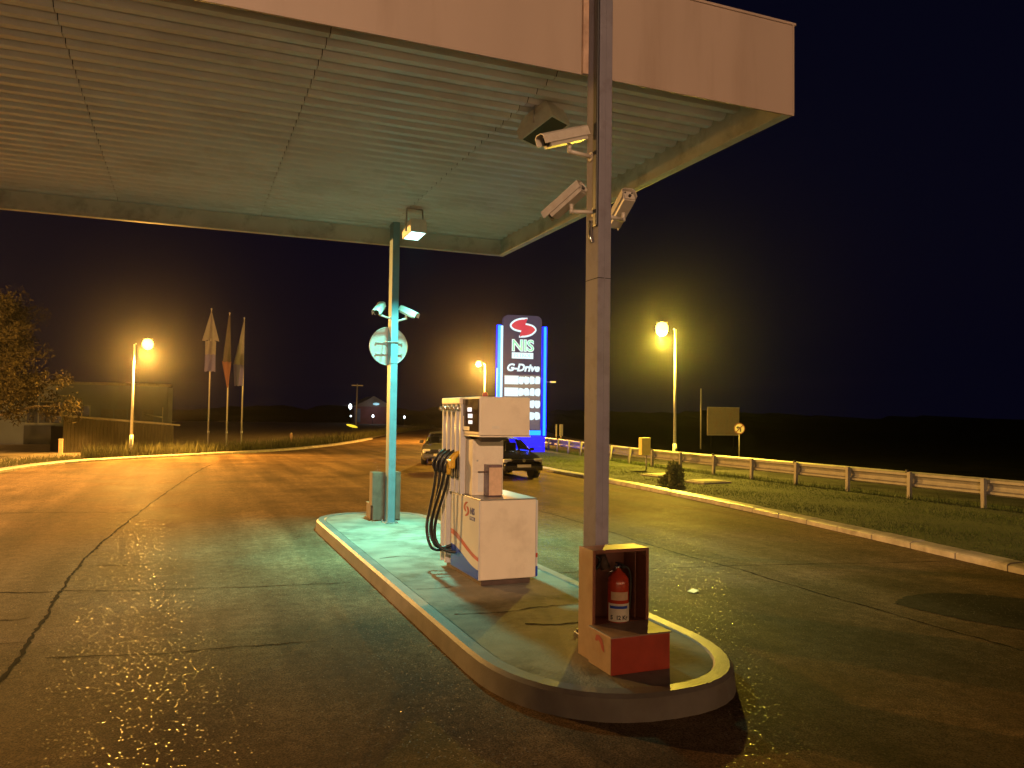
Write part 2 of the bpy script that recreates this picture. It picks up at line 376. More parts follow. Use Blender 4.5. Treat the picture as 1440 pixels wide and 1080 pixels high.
# frame with local x -> ax, local y -> ay, origin p
def frame(p, ax, ay):
    ax = V(*ax).normalized(); ay = V(*ay).normalized(); az = ax.cross(ay)
    M = Matrix((ax, ay, az)).transposed().to_4x4(); M.translation = V(*p); return M

# ================================================================== GROUND
KR = [(9.6, -30), (10.4, -6), (11.1, 3.5), (11.6, 8.2), (11.95, 10.2), (12.25, 12.1), (12.6, 14.6), (12.95, 17.8), (13.25, 22), (13.4, 26), (13.6, 32), (14.2, 40), (15.6, 50), (19, 64), (26, 84), (40, 115)]
KL = [(-9.5, 4), (-7.6, 20), (-6.55, 28), (-6.05, 32.8), (-5.3, 36.2), (-4.2, 38.5), (-1.9, 40.9), (1.29, 43.6), (5.28, 47.7), (8.0, 52.0), (11.0, 58.0), (15.0, 68), (22, 86), (36, 118)]
KR = [tuple(p) for p in smooth_path(KR, 2)]
KL = [tuple(p) for p in smooth_path(KL, 2)]

def sheet(name, poly, z, m):
    me = bpy.data.meshes.new(name); bm = bmesh.new()
    f = bm.faces.new([bm.verts.new((x, y, z)) for x, y in poly])
    bmesh.ops.triangulate(bm, faces=[f]); bmesh.ops.recalc_face_normals(bm, faces=bm.faces)
    for g in bm.faces:
        if g.normal.z < 0: g.normal_flip()
    bm.to_mesh(me); bm.free(); me.materials.append(MATS[m])
    return tag(link(name, me), kind='structure')

tag(MB().add([(-700, -500, -.06), (900, -500, -.06), (900, 1200, -.06), (-700, 1200, -.06)], [(0, 1, 2, 3)]).build('ground', 'soil'), kind='structure')
forecourt = sheet('forecourt', [(-60, -40), (9.6, -40)] + KR + [(36, 124)] + [(-60, 60)], 0.0, 'asphalt')
RX = [(x+dx, y) for x, y, dx in [(19.6, -40, 0), (19.6, 8, 0), (19.6, 28, 0), (20.6, 38, 0), (22.6, 50, 0), (28, 72, 0), (40, 105, 0)]]
RX = [tuple(p) for p in smooth_path(RX, 2)]
road = sheet('road', RX + [(x+7.2, y-1.5) for x, y in reversed(RX)], -0.02, 'road_asphalt')
el0 = offset_path(RX, -.30); el1 = offset_path(RX, -.45)
mb = MB(); n = len(RX)
mb.add([(x, y, -.014) for x, y in el0]+[(x, y, -.014) for x, y in el1], [(i, i+1, n+i+1, n+i) for i in range(n-1)])
mb.build('edge_line', 'road_paint', road)
# right verge (turf bank between forecourt kerb and guard rail)
vr = offset_path(KR, -.24)
right_verge = sheet('verge_turf', vr + [p for p in reversed(RX)], 0.10, 'turf')
left_verge = sheet('verge_dirt', offset_path(KL, .24) + [(36, 170), (-80, 170), (-80, 4)], 0.09, 'dirt_verge')

# kerbs made of separate stones
def kerb(name, path, step, width, h, side, m, ymin, ymax):
    pts = resample(path, step)
    base = MB(); bed0 = [(p[0], p[1]) for p in pts]
    bed1 = offset_path(bed0, side*width*.9); n = len(bed0)
    base.add([(x, y, h-.035) for x, y in bed0]+[(x, y, h-.035) for x, y in bed1], [(i, i+1, n+i+1, n+i) for i in range(n-1)])
    k = tag(base.build(name, 'dark_gap'), kind='structure')
    for a, b in zip(pts, pts[1:]):
        if not (ymin < a.y < ymax): continue
        t = (b-a); L = t.length; t.normalize(); nn = Vector((-t.y, t.x))*side
        g = .013; s = MB(); j = random.uniform(-.006, .006); jh = random.uniform(-.006, .006)
        prof = [(0, -.05), (0, h*.72), (.02, h*.88+jh), (.07, h+jh), (width, h+.012+jh), (width, -.05)]
        vs = []
        for q in (g, L-g):
            for o, z in prof:
                p = a+t*q+nn*(o+j); vs.append((p.x, p.y, z))
        m_ = len(prof)
        s.add(vs, [tuple(range(m_)), tuple(range(2*m_-1, m_-1, -1))]+[(i, (i+1) % m_, m_+(i+1) % m_, m_+i) for i in range(m_)])
        s.build('kerb_stone', m, k)
    return k
kerb('kerb', KR, 1.04, .30, .12, -1, 'kerb_concrete', 2, 62)
kerb('kerb', KL, 2.0, .30, .11, 1, 'kerb_concrete', 20, 66)

# cracks and tar seams in the forecourt
def seam(pts, w, name='tar_seam', z=.004, m='tar', parent=forecourt):
    P = smooth_path(pts, 1); P = resample([tuple(p) for p in P], .09)
    if len(P) < 3: return
    q = []; ph = random.random()*9
    for i, p in enumerate(P):
        t = (P[min(i+1, len(P)-1)]-P[max(i-1, 0)]).normalized(); nn = Vector((-t.y, t.x))
        c = p+nn*(.012*sin(i*.37+ph)+random.uniform(-.012, .012)); ww = w*random.uniform(.35, 1.25)*.5
        q.append((c-nn*ww, c+nn*ww))
    n = len(q)
    MB().add([(a.x, a.y, z) for a, b in q]+[(b.x, b.y, z) for a, b in q], [(i, i+1, n+i+1, n+i) for i in range(n-1)]).build(name, m, parent)
seam([(1.02, 36.05), (.5, 33.), (-.66, 22.56), (-1.08, 18.), (-1.34, 14.92), (-1.41, 13.5), (-1.42, 11.48)], .04)
seam([(-1.42, 11.48), (-1.39, 10.1), (-1.38, 9.1), (-1.39, 8.3), (-1.40, 6.2), (-1.43, 4.2)], .048)
seam([(-4.6, 11.9), (-2.1, 11.63), (-1.78, 11.46), (-1.42, 11.45)], .03)
seam([(-4.2, 10.3), (-1.82, 10.11), (-1.64, 10.05), (-1.46, 10.18)], .025)
seam([(-4.0, 9.2), (-1.64, 9.13), (-1.38, 9.09)], .022)
seam([(-1.15, 8.47), (-.77, 8.37), (-.38, 8.27), (-.1, 8.22), (.14, 8.26), (.5, 8.24), (.84, 8.17), (1.3, 8.17)], .02)
seam([(-1.42, 11.48), (-.61, 11.21), (-.15, 11.1), (.36, 11.06), (.91, 10.91), (1.48, 10.87), (2.16, 10.8)], .022)
seam([(-1.17, 13.15), (-.76, 13.01), (-.44, 13.)], .03)
seam([(-5, 20.4), (-3, 20.2), (-1.1, 19.6)], .03)
seam([(7.84, 17.42), (7.87, 16.18), (7.81, 13.82), (7.7, 12.57), (7.68, 11.19), (7.74, 10.12), (7.82, 9.75), (7.72, 9.13), (7.75, 8.59), (7.74, 8.05), (7.8, 5)], .028)
seam([(4.8, 10.5), (5.61, 10.42), (6.51, 10.3), (7.27, 10.21), (7.77, 10.16), (8.21, 10.04), (8.72, 9.97), (9.56, 9.77), (10.36, 9.56), (11.6, 9.3)], .02)
# darker asphalt spot at the right, irregular outline
def blob(name, pts, z, m, parent, n=3):
    P = smooth_path(pts+[pts[0]], n)[:-1]
    me = bpy.data.meshes.new(name); bm = bmesh.new()
    f = bm.faces.new([bm.verts.new((p.x+random.uniform(-.02, .02), p.y+random.uniform(-.02, .02), z)) for p in P])
    if f.normal.z < 0: f.normal_flip()
    bmesh.ops.triangulate(bm, faces=[f]); bm.to_mesh(me); bm.free(); me.materials.append(MATS[m])
    return link(name, me, parent)
blob('dark_spot', [(8.2, 7.4), (8.7, 7.7), (9.3, 7.7), (9.9, 7.3), (10.3, 6.7), (9.6, 6.0), (8.8, 5.7), (8.4, 6.3), (8.25, 6.9)], .005, 'asphalt_dark', forecourt)

# ================================================================== PUMP ISLAND
IX, IW = 3.51, 1.145
def island_outline(off=0.0):
    pts = []
    def end(yc, ry, sgn, n=22):
        out = []
        for i in range(n+1):
            a = pi*i/n; c = cos(a); s_ = sin(a); e = 2/2.35
            x = (abs(c)**e)*(1 if c >= 0 else -1)*(IW-off); y = (abs(s_)**e)*(ry-off)
            out.append((IX+x, yc+sgn*y))
        return out
    near = end(6.75, 1.55, -1); far = end(15.5, 1.3, 1)
    right_to_left_far = far              # starts at +x
    pts = list(reversed(near)) + right_to_left_far   # left..near..right then far right..left
    return pts
IZ = .20
def ring(mb_, a, za, b, zb):
    n = len(a)
    mb_.add([(x, y, za) for x, y in a]+[(x, y, zb) for x, y in b], [(i, (i+1) % n, n+(i+1) % n, n+i) for i in range(n)], True)
isl = MB()
o0, o1, o2, o3 = island_outline(-.02), island_outline(0), island_outline(.03), island_outline(.15)
inner = island_outline(.17)
me = bpy.data.meshes.new('pump_island'); bm = bmesh.new()
f = bm.faces.new([bm.verts.new((x, y, IZ-.012)) for x, y in inner]); bmesh.ops.triangulate(bm, faces=[f])
for g in bm.faces:
    if g.normal.z < 0: g.normal_flip()
bm.to_mesh(me); bm.free(); me.materials.append(MATS['island_concrete'])
island = tag(link('pump_island', me), kind='structure')
k = MB(); ring(k, o0, -.02, o1, IZ-.03); ring(k, o1, IZ-.03, o2, IZ); ring(k, o2, IZ, o3, IZ); ring(k, o3, IZ, inner, IZ-.02)
k.build('kerb_edge', 'island_kerb', island)
for pts, w in (([(2.6, 9.3), (2.9, 9.25), (3.1, 9.3)], .02), ([(2.62, 11.4), (3.0, 11.5), (3.3, 11.35)], .02), ([(2.65, 8.0), (3.2, 7.9), (3.6, 8.05), (4.4, 7.9)], .018), ([(3.2, 7.4), (3.6, 7.25), (4.0, 7.4)], .03), ([(2.7, 13.2), (3.4, 13.1), (4.4, 13.3)], .015)):
    seam(pts, w, 'crack', IZ-.008, 'tar', island)

# ================================================================== CANOPY
ZB, ZS, ZT = 5.668, 6.0, 6.69
CX0, CX1, CY0, CY1 = -13.0, 6.17, 6.90, 15.70
canopy = thing('canopy', 'wide filling station canopy with ribbed metal underside and orange-lit fascia', 'canopy', (0, 0, 0))
# ribbed soffit sheets
PITCH = .267
def rib_sheet(x0, x1):
    prof = [(CY0+.02, ZS)]; y = CY0+.14
    while y+PITCH < CY1-.02:
        prof += [(y, ZS), (y+.05, ZS+.07), (y+.12, ZS+.07), (y+.17, ZS)]; y += PITCH
    prof.append((CY1-.02, ZS)); n = len(prof)
    return MB().add([(x0, a, b) for a, b in prof]+[(x1, a, b) for a, b in prof], [(i, n+i, n+i+1, i+1) for i in range(n-1)])
SW = 2.44
first = None
x = 6.08
for i in range(8):
    s = rib_sheet(-SW+.005, 0.0) if first is None else None
    if first is None: first = s.build('soffit_sheet', 'soffit', canopy, (x, 0, 0), fix=False)
    else: link('soffit_sheet', first.data, canopy, (x, 0, 0))
    x -= SW+.003
# backing seen through the sheet joints
MB().box(CX0, 6.09, CY0+.02, CY1-.02, ZS+.10, ZS+.13).build('roof_deck', 'dark_gap', canopy)
# hanging edge beams
MB().bbox(6.09, CX1-.004, CY0+.03, CY1, ZB, ZS+.06, .006).build('edge_beam', 'beam_paint', canopy)
MB().bbox(CX0, 6.088, CY1-.08, CY1, ZB, ZS-.002, .006).build('edge_beam', 'beam_paint', canopy)
MB().bbox(6.04, 6.088, CY0+.04, CY1-.1, ZB-.001, ZB+.02, .004).build('edge_flange', 'beam_paint', canopy)
MB().bbox(CX0, 6.04, CY1-.13, CY1-.082, ZB-.001, ZB+.02, .004).build('edge_flange', 'beam_paint', canopy)
# fascias
MB().bbox(3.73, CX1, CY0, CY0+.028, ZB, ZT, .006).build('fascia_panel', 'fascia', canopy)
MB().bbox(CX0, 3.52, CY0, CY0+.028, ZB, ZT, .006).build('fascia_panel', 'fascia', canopy)
MB().bbox(3.525, 3.584, CY0-.03, CY0+.02, ZB, ZT, .006).build('fascia_trim', 'rust_paint', canopy)
MB().bbox(CX1+.001, CX1+.025, CY0+.03, CY1+.03, ZB+.02, ZT, .006).build('fascia_panel', 'fascia', canopy)
MB().bbox(CX0, CX1, CY1+.002, CY1+.026, ZB+.02, ZT, .006).build('fascia_panel', 'fascia', canopy)
MB().bbox(CX0, 3.515, CY0-.008, CY0-.001, ZB-.004, ZB+.03, .002).build('fascia_lip', 'fascia', canopy)
MB().bbox(3.735, CX1+.004, CY0-.008, CY0-.001, ZB-.004, ZB+.03, .002).build('fascia_lip', 'fascia', canopy)
MB().bbox(CX1-.02, CX1+.006, CY0-.009, CY0-.001, ZB+.03, ZT+.01, .002).build('corner_trim', 'fascia', canopy)
MB().bbox(CX0, CX1+.03, CY0-.012, CY0+.05, ZT+.001, ZT+.03, .004).build('fascia_capping', 'fascia', canopy)
MB().box(CX0, CX1, CY0+.05, CY1, ZT-.22, ZT-.18).build('roof_sheet', 'roof_metal', canopy)

# ---------------------------------------------------------------- columns
def column(name, label, x0, y0, z1, duct=None, cp='column_paint'):
    t = thing(name, label, 'column', (x0+.07, y0+.13, IZ-.012), group='canopy columns')
    z0 = 0; H = z1-(IZ-.012)
    MB().bbox(-.07, .07, -.13, .13, z0, H, .012).build('shaft', cp, t)
    MB().bbox(-.004, .004, -.134, -.1305, z0+.02, H-.02, .001).build('weld_seam', cp, t)
    MB().bbox(-.13, .13, -.19, .19, 0.001, .018, .004).build('base_plate', 'steel', t)
    for sx in (-.105, .105):
        for sy in (-.16, .16): MB().cyl((sx, sy, .018), (sx, sy, .045), .014, n=6, smooth=False).build('bolt', 'steel', t)
    if duct:
        MB().bbox(-.098, -.0705, -.13, -.055, duct[0]-IZ, duct[1]-IZ, .012).build('cable_duct', 'black_plastic', t)
    return t
col_near = column('steel_column', 'near grey steel canopy column with black cable duct behind fire cabinet', 3.585, 6.64, 6.9, (4.12, 6.9))
col_far = column('steel_column', 'far canopy column lit turquoise with round sign on it', 3.59, 14.97, ZS-.002, cp='column_floodlit')
MB().tube([(-.085, .02, 4.2-.2), (-.085, .02, 4.05-.2), (-.08, -.02, 3.98-.2)], .012).build('cable_end', 'chrome', col_near)
MB().bbox(-.0725, .0725, -.1325, .1325, 3.05, 3.058, .001).build('joint_band', 'tar', col_far)
MB().bbox(-.0725, .0725, -.1325, .1325, 3.42, 3.426, .001).build('joint_band', 'tar', col_near)

# ---------------------------------------------------------------- security cameras
def sec_cam(label, mount, back, front, roll_up=(0, 0, 1), group=None, cm='white_plastic'):
    """mount: point on the column; back/front: centres of the housing's ends"""
    t = thing('security_camera', label, 'camera', mount, group=group)
    m0 = V(*mount); b = V(*back)-m0; f = V(*front)-m0
    d = (f-b).normalized(); L = (f-b).length
    right = d.cross(V(*roll_up)).normalized(); up = right.cross(d)
    M = Matrix((right, d, up)).transposed().to_4x4(); M.translation = b
    body = MB()
    prof = [(-.06, -.055), (.06, -.055), (.066, .0), (.058, .05), (.03, .066), (-.03, .066), (-.058, .05), (-.066, 0)]
    body.prism(prof, lambda a, c, e: M @ V(a, e, c), 0.01, L-.02)
    body.build('housing', cm, t)
    hood = MB()
    hp = [(-.078, -.02), (-.072, .06), (-.036, .082), (.036, .082), (.072, .06), (.078, -.02), (.072, -.02), (.066, .056), (.034, .075), (-.034, .075), (-.066, .056), (-.072, -.02)]
    n = len(hp)
    vs = [M @ V(a, e, c) for e in (-.02, L+.05) for a, c in hp]
    fs = [(i, (i+1) % n, n+(i+1) % n, n+i) for i in range(n)]
    for k_ in (0, n): fs += [(k_+i, k_+i+1, k_+n-2-i, k_+n-1-i) for i in range(5)]
    hood.add(vs, fs); hood.build('sun_hood', cm, t)
    fr = MB(); fr.cyl(M @ V(0, L-.022, 0), M @ V(0, L+.004, 0), .047, n=16); fp = fr.build('front_ring', 'black_plastic', t)
    MB().cyl(M @ V(0, L+.004, 0), M @ V(0, L+.008, 0), .03, n=16).build('lens', 'car_glass', fp)
    bp_ = MB(); bp_.prism([(-.05, -.045), (.05, -.045), (.05, .05), (-.05, .05)], lambda a, c, e: M @ V(a, e, c), -.004, .0095)
    back_plate = bp_.build('back_plate', cm, t)
    for sx in (-.036, .036):
        MB().cyl(M @ V(sx, -.012, .03), M @ V(sx, -.004, .03), .009, n=8).build('screw', 'black_plastic', back_plate)
    MB().cyl(M @ V(0, -.025, -.015), M @ V(0, -.004, -.015), .014, n=8).build('cable_gland', 'black_plastic', back_plate)
    hang = M @ V(0, L*.42, -.06)
    elbow = V(hang.x, hang.y, hang.z-.07) if hang.z-.07 > -.3 else hang
    arm = MB(); arm.cyl(hang, elbow, .02, n=10); arm.cyl(elbow, (0, 0, 0), .02, n=10)
    arm.lathe([(.001, -.022), (.022, -.012), (.024, .0), (.022, .012), (.001, .022)], elbow, 10)
    arm.build('bracket_arm', cm, t)
    side = V(elbow.x, elbow.y, 0); side.normalize()
    MB().cyl(V(0, 0, 0)-side*.002, side*.014, .045, n=14).build('mounting_foot', cm, t)
    return t
NX0, NX1 = 3.585, 3.725
sec_cam('topmost camera on near column, pointing left beneath unlit floodlight', (NX0, 6.80, 4.82), (3.50, 6.80, 5.03), (3.06, 6.74, 4.87), group='cameras on the near column', cm='weathered_plastic')
sec_cam('lower left camera on near column, seen from behind pointing down', (NX0, 6.74, 4.26), (3.43, 6.70, 4.47), (3.24, 6.98, 4.25), group='cameras on the near column', cm='weathered_plastic')
sec_cam('camera on right side of near column against dark sky', (NX1, 6.74, 4.24), (3.94, 6.68, 4.45), (3.97, 7.05, 4.24), group='cameras on the near column', cm='weathered_plastic')
sec_cam('left white camera above round sign on far column', (3.59, 15.06, 4.12), (3.42, 15.06, 4.36), (3.27, 14.84, 4.19), group='cameras on the far column')
sec_cam('right white camera above round sign on far column', (3.73, 15.06, 4.08), (3.81, 15.06, 4.31), (4.02, 14.84, 4.17), group='cameras on the far column')

# ---------------------------------------------------------------- round sign on the far column (back seen)
rs = thing('round_sign', 'back of round metal sign fixed behind far canopy column', 'sign', (3.62, 15.29, 3.60))
MB().cyl((0, 0, 0), (0, .012, 0), .37, n=48).build('disc', 'sign_back', rs)
rim = MB(); rim.tube([(.37*cos(2*pi*i/48), 0, .37*sin(2*pi*i/48)) for i in range(49)], .012, 6, caps=False); rim.build('rim', 'sign_back', rs)
for zz in (.06, -.16): MB().bbox(-.26, .26, -.022, -.002, zz-.012, zz+.012, .003).build('bracket_bar', 'steel', rs)
for sx in (-.255, .255):
    for zz in (.06, -.16): MB().cyl((sx, -.04, zz), (sx, -.022, zz), .016, n=8).build('bolt', 'steel', rs)
MB().bbox(-.13, .13, -.335, -.328, .05, .07, .002).build('clamp_band', 'steel', rs)
for sx in (-.115, .115): MB().bbox(sx-.006, sx+.006, -.33, -.02, .05, .07, .002).build('clamp_band', 'steel', rs)

# ---------------------------------------------------------------- floodlights under the canopy
def floodlight(label, near_c, far_c, w, lit):
    n_ = V(*near_c); f_ = V(*far_c); c = (n_+f_)/2
    t = thing('floodlight', label, 'floodlight', (c.x, c.y, ZS), group='floodlights under the canopy')
    o = V(c.x, c.y, ZS); ay = (n_-f_).normalized(); L = (n_-f_).length
    ax = ay.cross(V(0, 0, 1)).normalized(); az = ax.cross(ay)
    if az.z < 0: az = -az; ax = -ax
    M = Matrix((ax, ay, az)).transposed().to_4x4(); M.translation = c-o
    h = .24; a = w/2; b = L/2
    vs = [M @ V(*p) for p in [(-a, -b, 0), (a, -b, 0), (a, b, 0), (-a, b, 0), (-a, -b, .11), (a, -b, .11), (a, b, .15), (-a, b, .15),
                              (-a*.72, -b*.62, h), (a*.72, -b*.62, h), (a*.85, b*.92, h), (-a*.85, b*.92, h)]]
    fs = [(4, 5, 1, 0), (5, 6, 2, 1), (6, 7, 3, 2), (7, 4, 0, 3), (8, 9, 5, 4), (9, 10, 6, 5), (10, 11, 7, 6), (11, 8, 4, 7), (8, 11, 10, 9), (0, 1, 2, 3)]
    MB().add(vs, fs).build('housing', 'flood_body', t)
    fr = MB()
    for x0, x1, y0, y1 in ((-a, a, -b, -b+.022), (-a, a, b-.022, b), (-a, -a+.022, -b+.023, b-.023), (a-.022, a, -b+.023, b-.023)): fr.bbox(x0, x1, y0, y1, -.014, -.001, .003, M)
    fr.build('glass_frame', 'flood_body', t)
    MB().bbox(-a+.023, a-.023, -b+.023, b-.023, -.009, -.002, .002, M).build('glass', 'flood_glass_lit' if lit else 'flood_glass_off', t)
    fin = MB()
    for k_ in range(5): fin.box(-a*.6+k_*a*.3-.004, -a*.6+k_*a*.3+.004, -b*.5, b*.6, h+.001, h+.03, M)
    fin.build('cooling_fins', 'flood_body', t)
    br = MB(); top = V(0, 0, -.002)
    for s_ in (-1, 1):
        p = M @ V(s_*(a+.012), 0, .06); q = V(p.x*.9, p.y*.9, -.02)
        br.tube([p, q], .012, 6)
    p = M @ V(-(a+.012), 0, .06); q = M @ V(a+.012, 0, .06)
    br.tube([V(p.x*.9, p.y*.9, -.02), V(q.x*.9, q.y*.9, -.02)], .014, 6); br.build('bracket', 'steel', t)
    cb = MB(); s0 = M @ V(-a*.2, -b*.7, h*.8); s1 = M @ V(-a*1.15, -b*1.0, h*.9); s2 = M @ V(-a*1.2, -b*1.05, 0.03)
    cb.tube(smooth_path([s0, s0+V(-.03, .02, .1), s1+V(0, 0, .08), s1, s2, M @ V(-a*.95, -b*.9, .02)], 2), .007, 6); cb.build('cable', 'black_rubber', t)
    if lit:
        ld = bpy.data.lights.new('floodlight_lamp', 'AREA'); ld.shape = 'RECTANGLE'; ld.size = w-.06; ld.size_y = L-.06
        ld.energy = P_FLOOD; ld.color = (0.20, 1.0, 0.74); ld.spread = rad(108)
        lo = bpy.data.objects.new('floodlight_lamp', ld); COL.objects.link(lo); lo.parent = t
        m2 = M.copy(); m2.translation = M @ V(0, 0, -.016); lo.matrix_local = m2
    return t
floodlight('lit turquoise floodlight hanging beside the far column', (3.73, 13.60, 5.53), (3.69, 14.03, 5.47), .31, True)
floodlight('unlit floodlight under canopy beside the near column', (4.03, 8.42, 5.82), (3.79, 8.83, 5.62), .38, False)

# ================================================================== FIRE CABINETS
def fire_cabinet(label, x0, y0, flip, group):
    """front opening looks to -y, or +y when flipped; x0,y0 = front left foot"""
    t = thing('fire_cabinet', label, 'cabinet', (x0+.28, y0+.13, IZ-.012), pi if flip else 0, group)
    cp_, rm_, rp_ = ('dull_brown',)*3 if flip else ('cabinet_paint', 'cabinet_rim', 'red_paint')
    w = .28; b0, b1 = -.13, .13; zt = .945
    MB().bbox(-w, -w+.018, b0, b1, 0, zt, .003).build('side_panel', cp_, t)
    MB().bbox(w-.018, w, b0, b1, .30, zt, .003).build('side_panel', rm_, t)
    MB().bbox(-w+.0185, w-.0185, b1-.016, b1-.001, .02, zt-.019, .003).build('back_panel', 'cabinet_inside' if not flip else 'dull_brown', t)
    MB().bbox(-w+.0185, w-.0185, b0+.002, b1-.0165, zt-.018, zt-.001, .003).build('top_panel', rm_, t)
    MB().bbox(-w+.0185, w-.0185, b0+.002, b1-.0165, .3005, .314, .003).build('shelf', rm_, t)
    fr = MB()
    fr.bbox(-w+.001, -w+.026, b0-.008, b0-.0005, .317, zt, .002); fr.bbox(w-.03, w-.001, b0-.008, b0-.0005, .317, zt, .002)
    fr.bbox(-w+.027, w-.031, b0-.008, b0-.0005, zt-.026, zt, .002); fr.build('front_frame', rm_, t)
    MB().bbox(.16, .168, b0+.03, b1-.03, .33, zt-.04, .002).build('divider', 'cabinet_inside', t)
    ped = MB().bbox(-w-.03, w-.03, b0-.39, b0-.001, 0, .30, .008).build('pedestal', rp_, t)
    MB().bbox(-w-.034, -w-.0305, b0-.386, b0-.004, .004, .292, .001).build('side_sheet', cp_, ped)
    lid = MB().bbox(-w-.045, w-.02, b0-.405, b0-.009, .301, .314, .004).build('pedestal_lid', 'rust_paint', t)
    # painted emblem on the side sheet
    e = MB(); pts = [(.0, .0), (.02, .05), (.07, .06), (.12, .04), (.15, -.01), (.16, -.06), (.12, -.05), (.10, -.01), (.06, .02), (.03, .0)]
    e.prism([(y, z) for y, z in pts], lambda a, c, d: V(d, b0-.12-a, .22+c), -w-.0362, -w-.0346); e.build('emblem', 'logo_red', ped)
    # hose coil and horn
    if not flip:
        coil = MB(); coil.tube([(-.15+.05*cos(a*.4), b1-.06, .80+.055*sin(a*.4)) for a in range(17)], .014, 8); coil.build('hose_coil', 'black_rubber', t)
        MB().cyl((-.07, b1-.05, .86), (-.055, b1-.09, .74), .03, .045, 14).build('horn', 'plinth', t)
        MB().tube([(-.06, b1-.1, .70), (.02, b1-.12, .745), (.07, b1-.11, .79)], .006, 6).build('lever', 'chrome', t)
    return t
fire_cabinet('open red fire cabinet in front of the near column', 3.265, 6.10, False, 'fire cabinets at the columns')
fire_cabinet('grey-brown fire cabinet seen from behind at far column', 3.36, 15.32, True, 'fire cabinets at the columns')

ex = thing('fire_extinguisher', 'red fire extinguisher with white label inside open cabinet', 'extinguisher', (3.545, 6.145, IZ-.012+.3145))
MB().lathe([(.088, 0), (.095, .012), (.095, .33), (.088, .375), (.06, .415), (.028, .435), (.026, .455)], n=28).build('cylinder', 'ext_red', ex)
def wrap(r, a0, a1, z0, z1, n=12):
    vs = [(r*cos(a0+(a1-a0)*i/n), r*sin(a0+(a1-a0)*i/n), z) for z in (z0, z1) for i in range(n+1)]
    return MB().add(vs, [(i, i+1, n+2+i, n+1+i) for i in range(n)], True)
lab = wrap(.0958, rad(180), rad(345), .01, .165).build('label', 'paper', ex)
wrap(.0966, rad(193), rad(295), .122, .146).build('blue_bar', 'blue_paint', lab)
wrap(.0958, rad(200), rad(300), .195, .265).build('small_label', 'paper_tan', ex)
for ch, an in (('S', 206), ('1', 236), ('2', 248), ('K', 272), ('r', 288)):
    a = rad(an); n_ = V(cos(a), sin(a), 0); tx = V(-sin(a), cos(a), 0)
    text(ch, .05, 'ink', lab, frame(n_*.0975+V(0, 0, .045), tx, (0, 0, 1)), bold=.001)
hv = MB(); hv.lathe([(.03, .455), (.032, .475), (.02, .49), (.012, .505)], n=14); hv.build('valve', 'chrome', ex)
MB().bbox(-.012, .012, -.085, .03, .495, .505, .003).build('lever', 'black_plastic', ex)
MB().bbox(-.011, .011, -.10, .02, .47, .478, .003).build('handle', 'black_plastic', ex)
MB().cyl((-.03, -.02, .468), (-.05, -.028, .468), .017, n=12).build('gauge', 'chrome', ex)
MB().tube(smooth_path([(.03, 0, .47), (.09, -.02, .46), (.115, -.02, .38), (.108, -.02, .2), (.102, -.02, .1)], 2), .011, 8).build('hose', 'black_rubber', ex)

# ================================================================== FUEL DISPENSER
PO = V(3.72, 9.85, IZ-.012)
pump = thing('fuel_dispenser', 'white fuel dispenser with four hoses and blue and red wave', 'fuel pump', PO)
def pb(x0, x1, y0, y1, z0, z1, b=.01): return MB().bbox(x0-PO.x, x1-PO.x, y0-PO.y, y1-PO.y, z0-PO.z, z1-PO.z, b)
pb(3.385, 4.04, 9.20, 10.6, IZ-.010, .262, .005).build('plinth', 'plinth', pump)
low = pb(3.345, 4.09, 9.155, 10.25, .263, 1.235, .012).build('lower_cabinet', 'cream_paint', pump)
pb(3.352, 4.083, 9.145, 9.1545, .272, 1.226, .003).build('front_panel', 'cream_paint', low)
pb(3.330, 3.3445, 9.158, 10.248, .268, 1.232, .004).build('side_panel', 'white_panel', low)
pb(4.0905, 4.118, 9.152, 10.248, .268, 1.222, .004).build('side_panel', 'white_panel', low)
pb(3.340, 4.10, 9.150, 10.25, 1.2355, 1.250, .005).build('top_sheet', 'steel', low)
def side_decal(name, poly, m, parent, x=3.3296, th=.0016):
    s = MB(); s.prism(poly, lambda a, c, d: V(d-PO.x, a-PO.y, c-PO.z), x, x-th); return s.build(name, m, parent)
def wave(f0, f1, y0=10.246, y1=9.16, n=18):
    ys = [y0+(y1-y0)*i/n for i in range(n+1)]
    return [(y, f1((y0-y)/(y0-y1))) for y in ys]+[(y, f0((y0-y)/(y0-y1))) for y in reversed(ys)]
s5 = lambda t: .5-.5*cos(pi*min(1, max(0, t)))
red_hi = lambda t: .762-.035*t-.185*s5(t*.96)
red_lo = lambda t: .690-.03*t-.165*s5(t*.97)
blue_hi = lambda t: .565+.02*t-.195*s5(t)
side_decal('red_stripe', wave(red_lo, red_hi), 'red_paint', low)
side_decal('blue_wave', wave(lambda t: .272, blue_hi), 'blue_paint', low)
pb(4.091, 4.1175, 9.149, 9.1515, .51, .565, .0005).build('red_stripe', 'red_paint', low)
pb(4.091, 4.1175, 9.149, 9.1515, .275, .40, .0005).build('blue_wave', 'blue_paint', low)
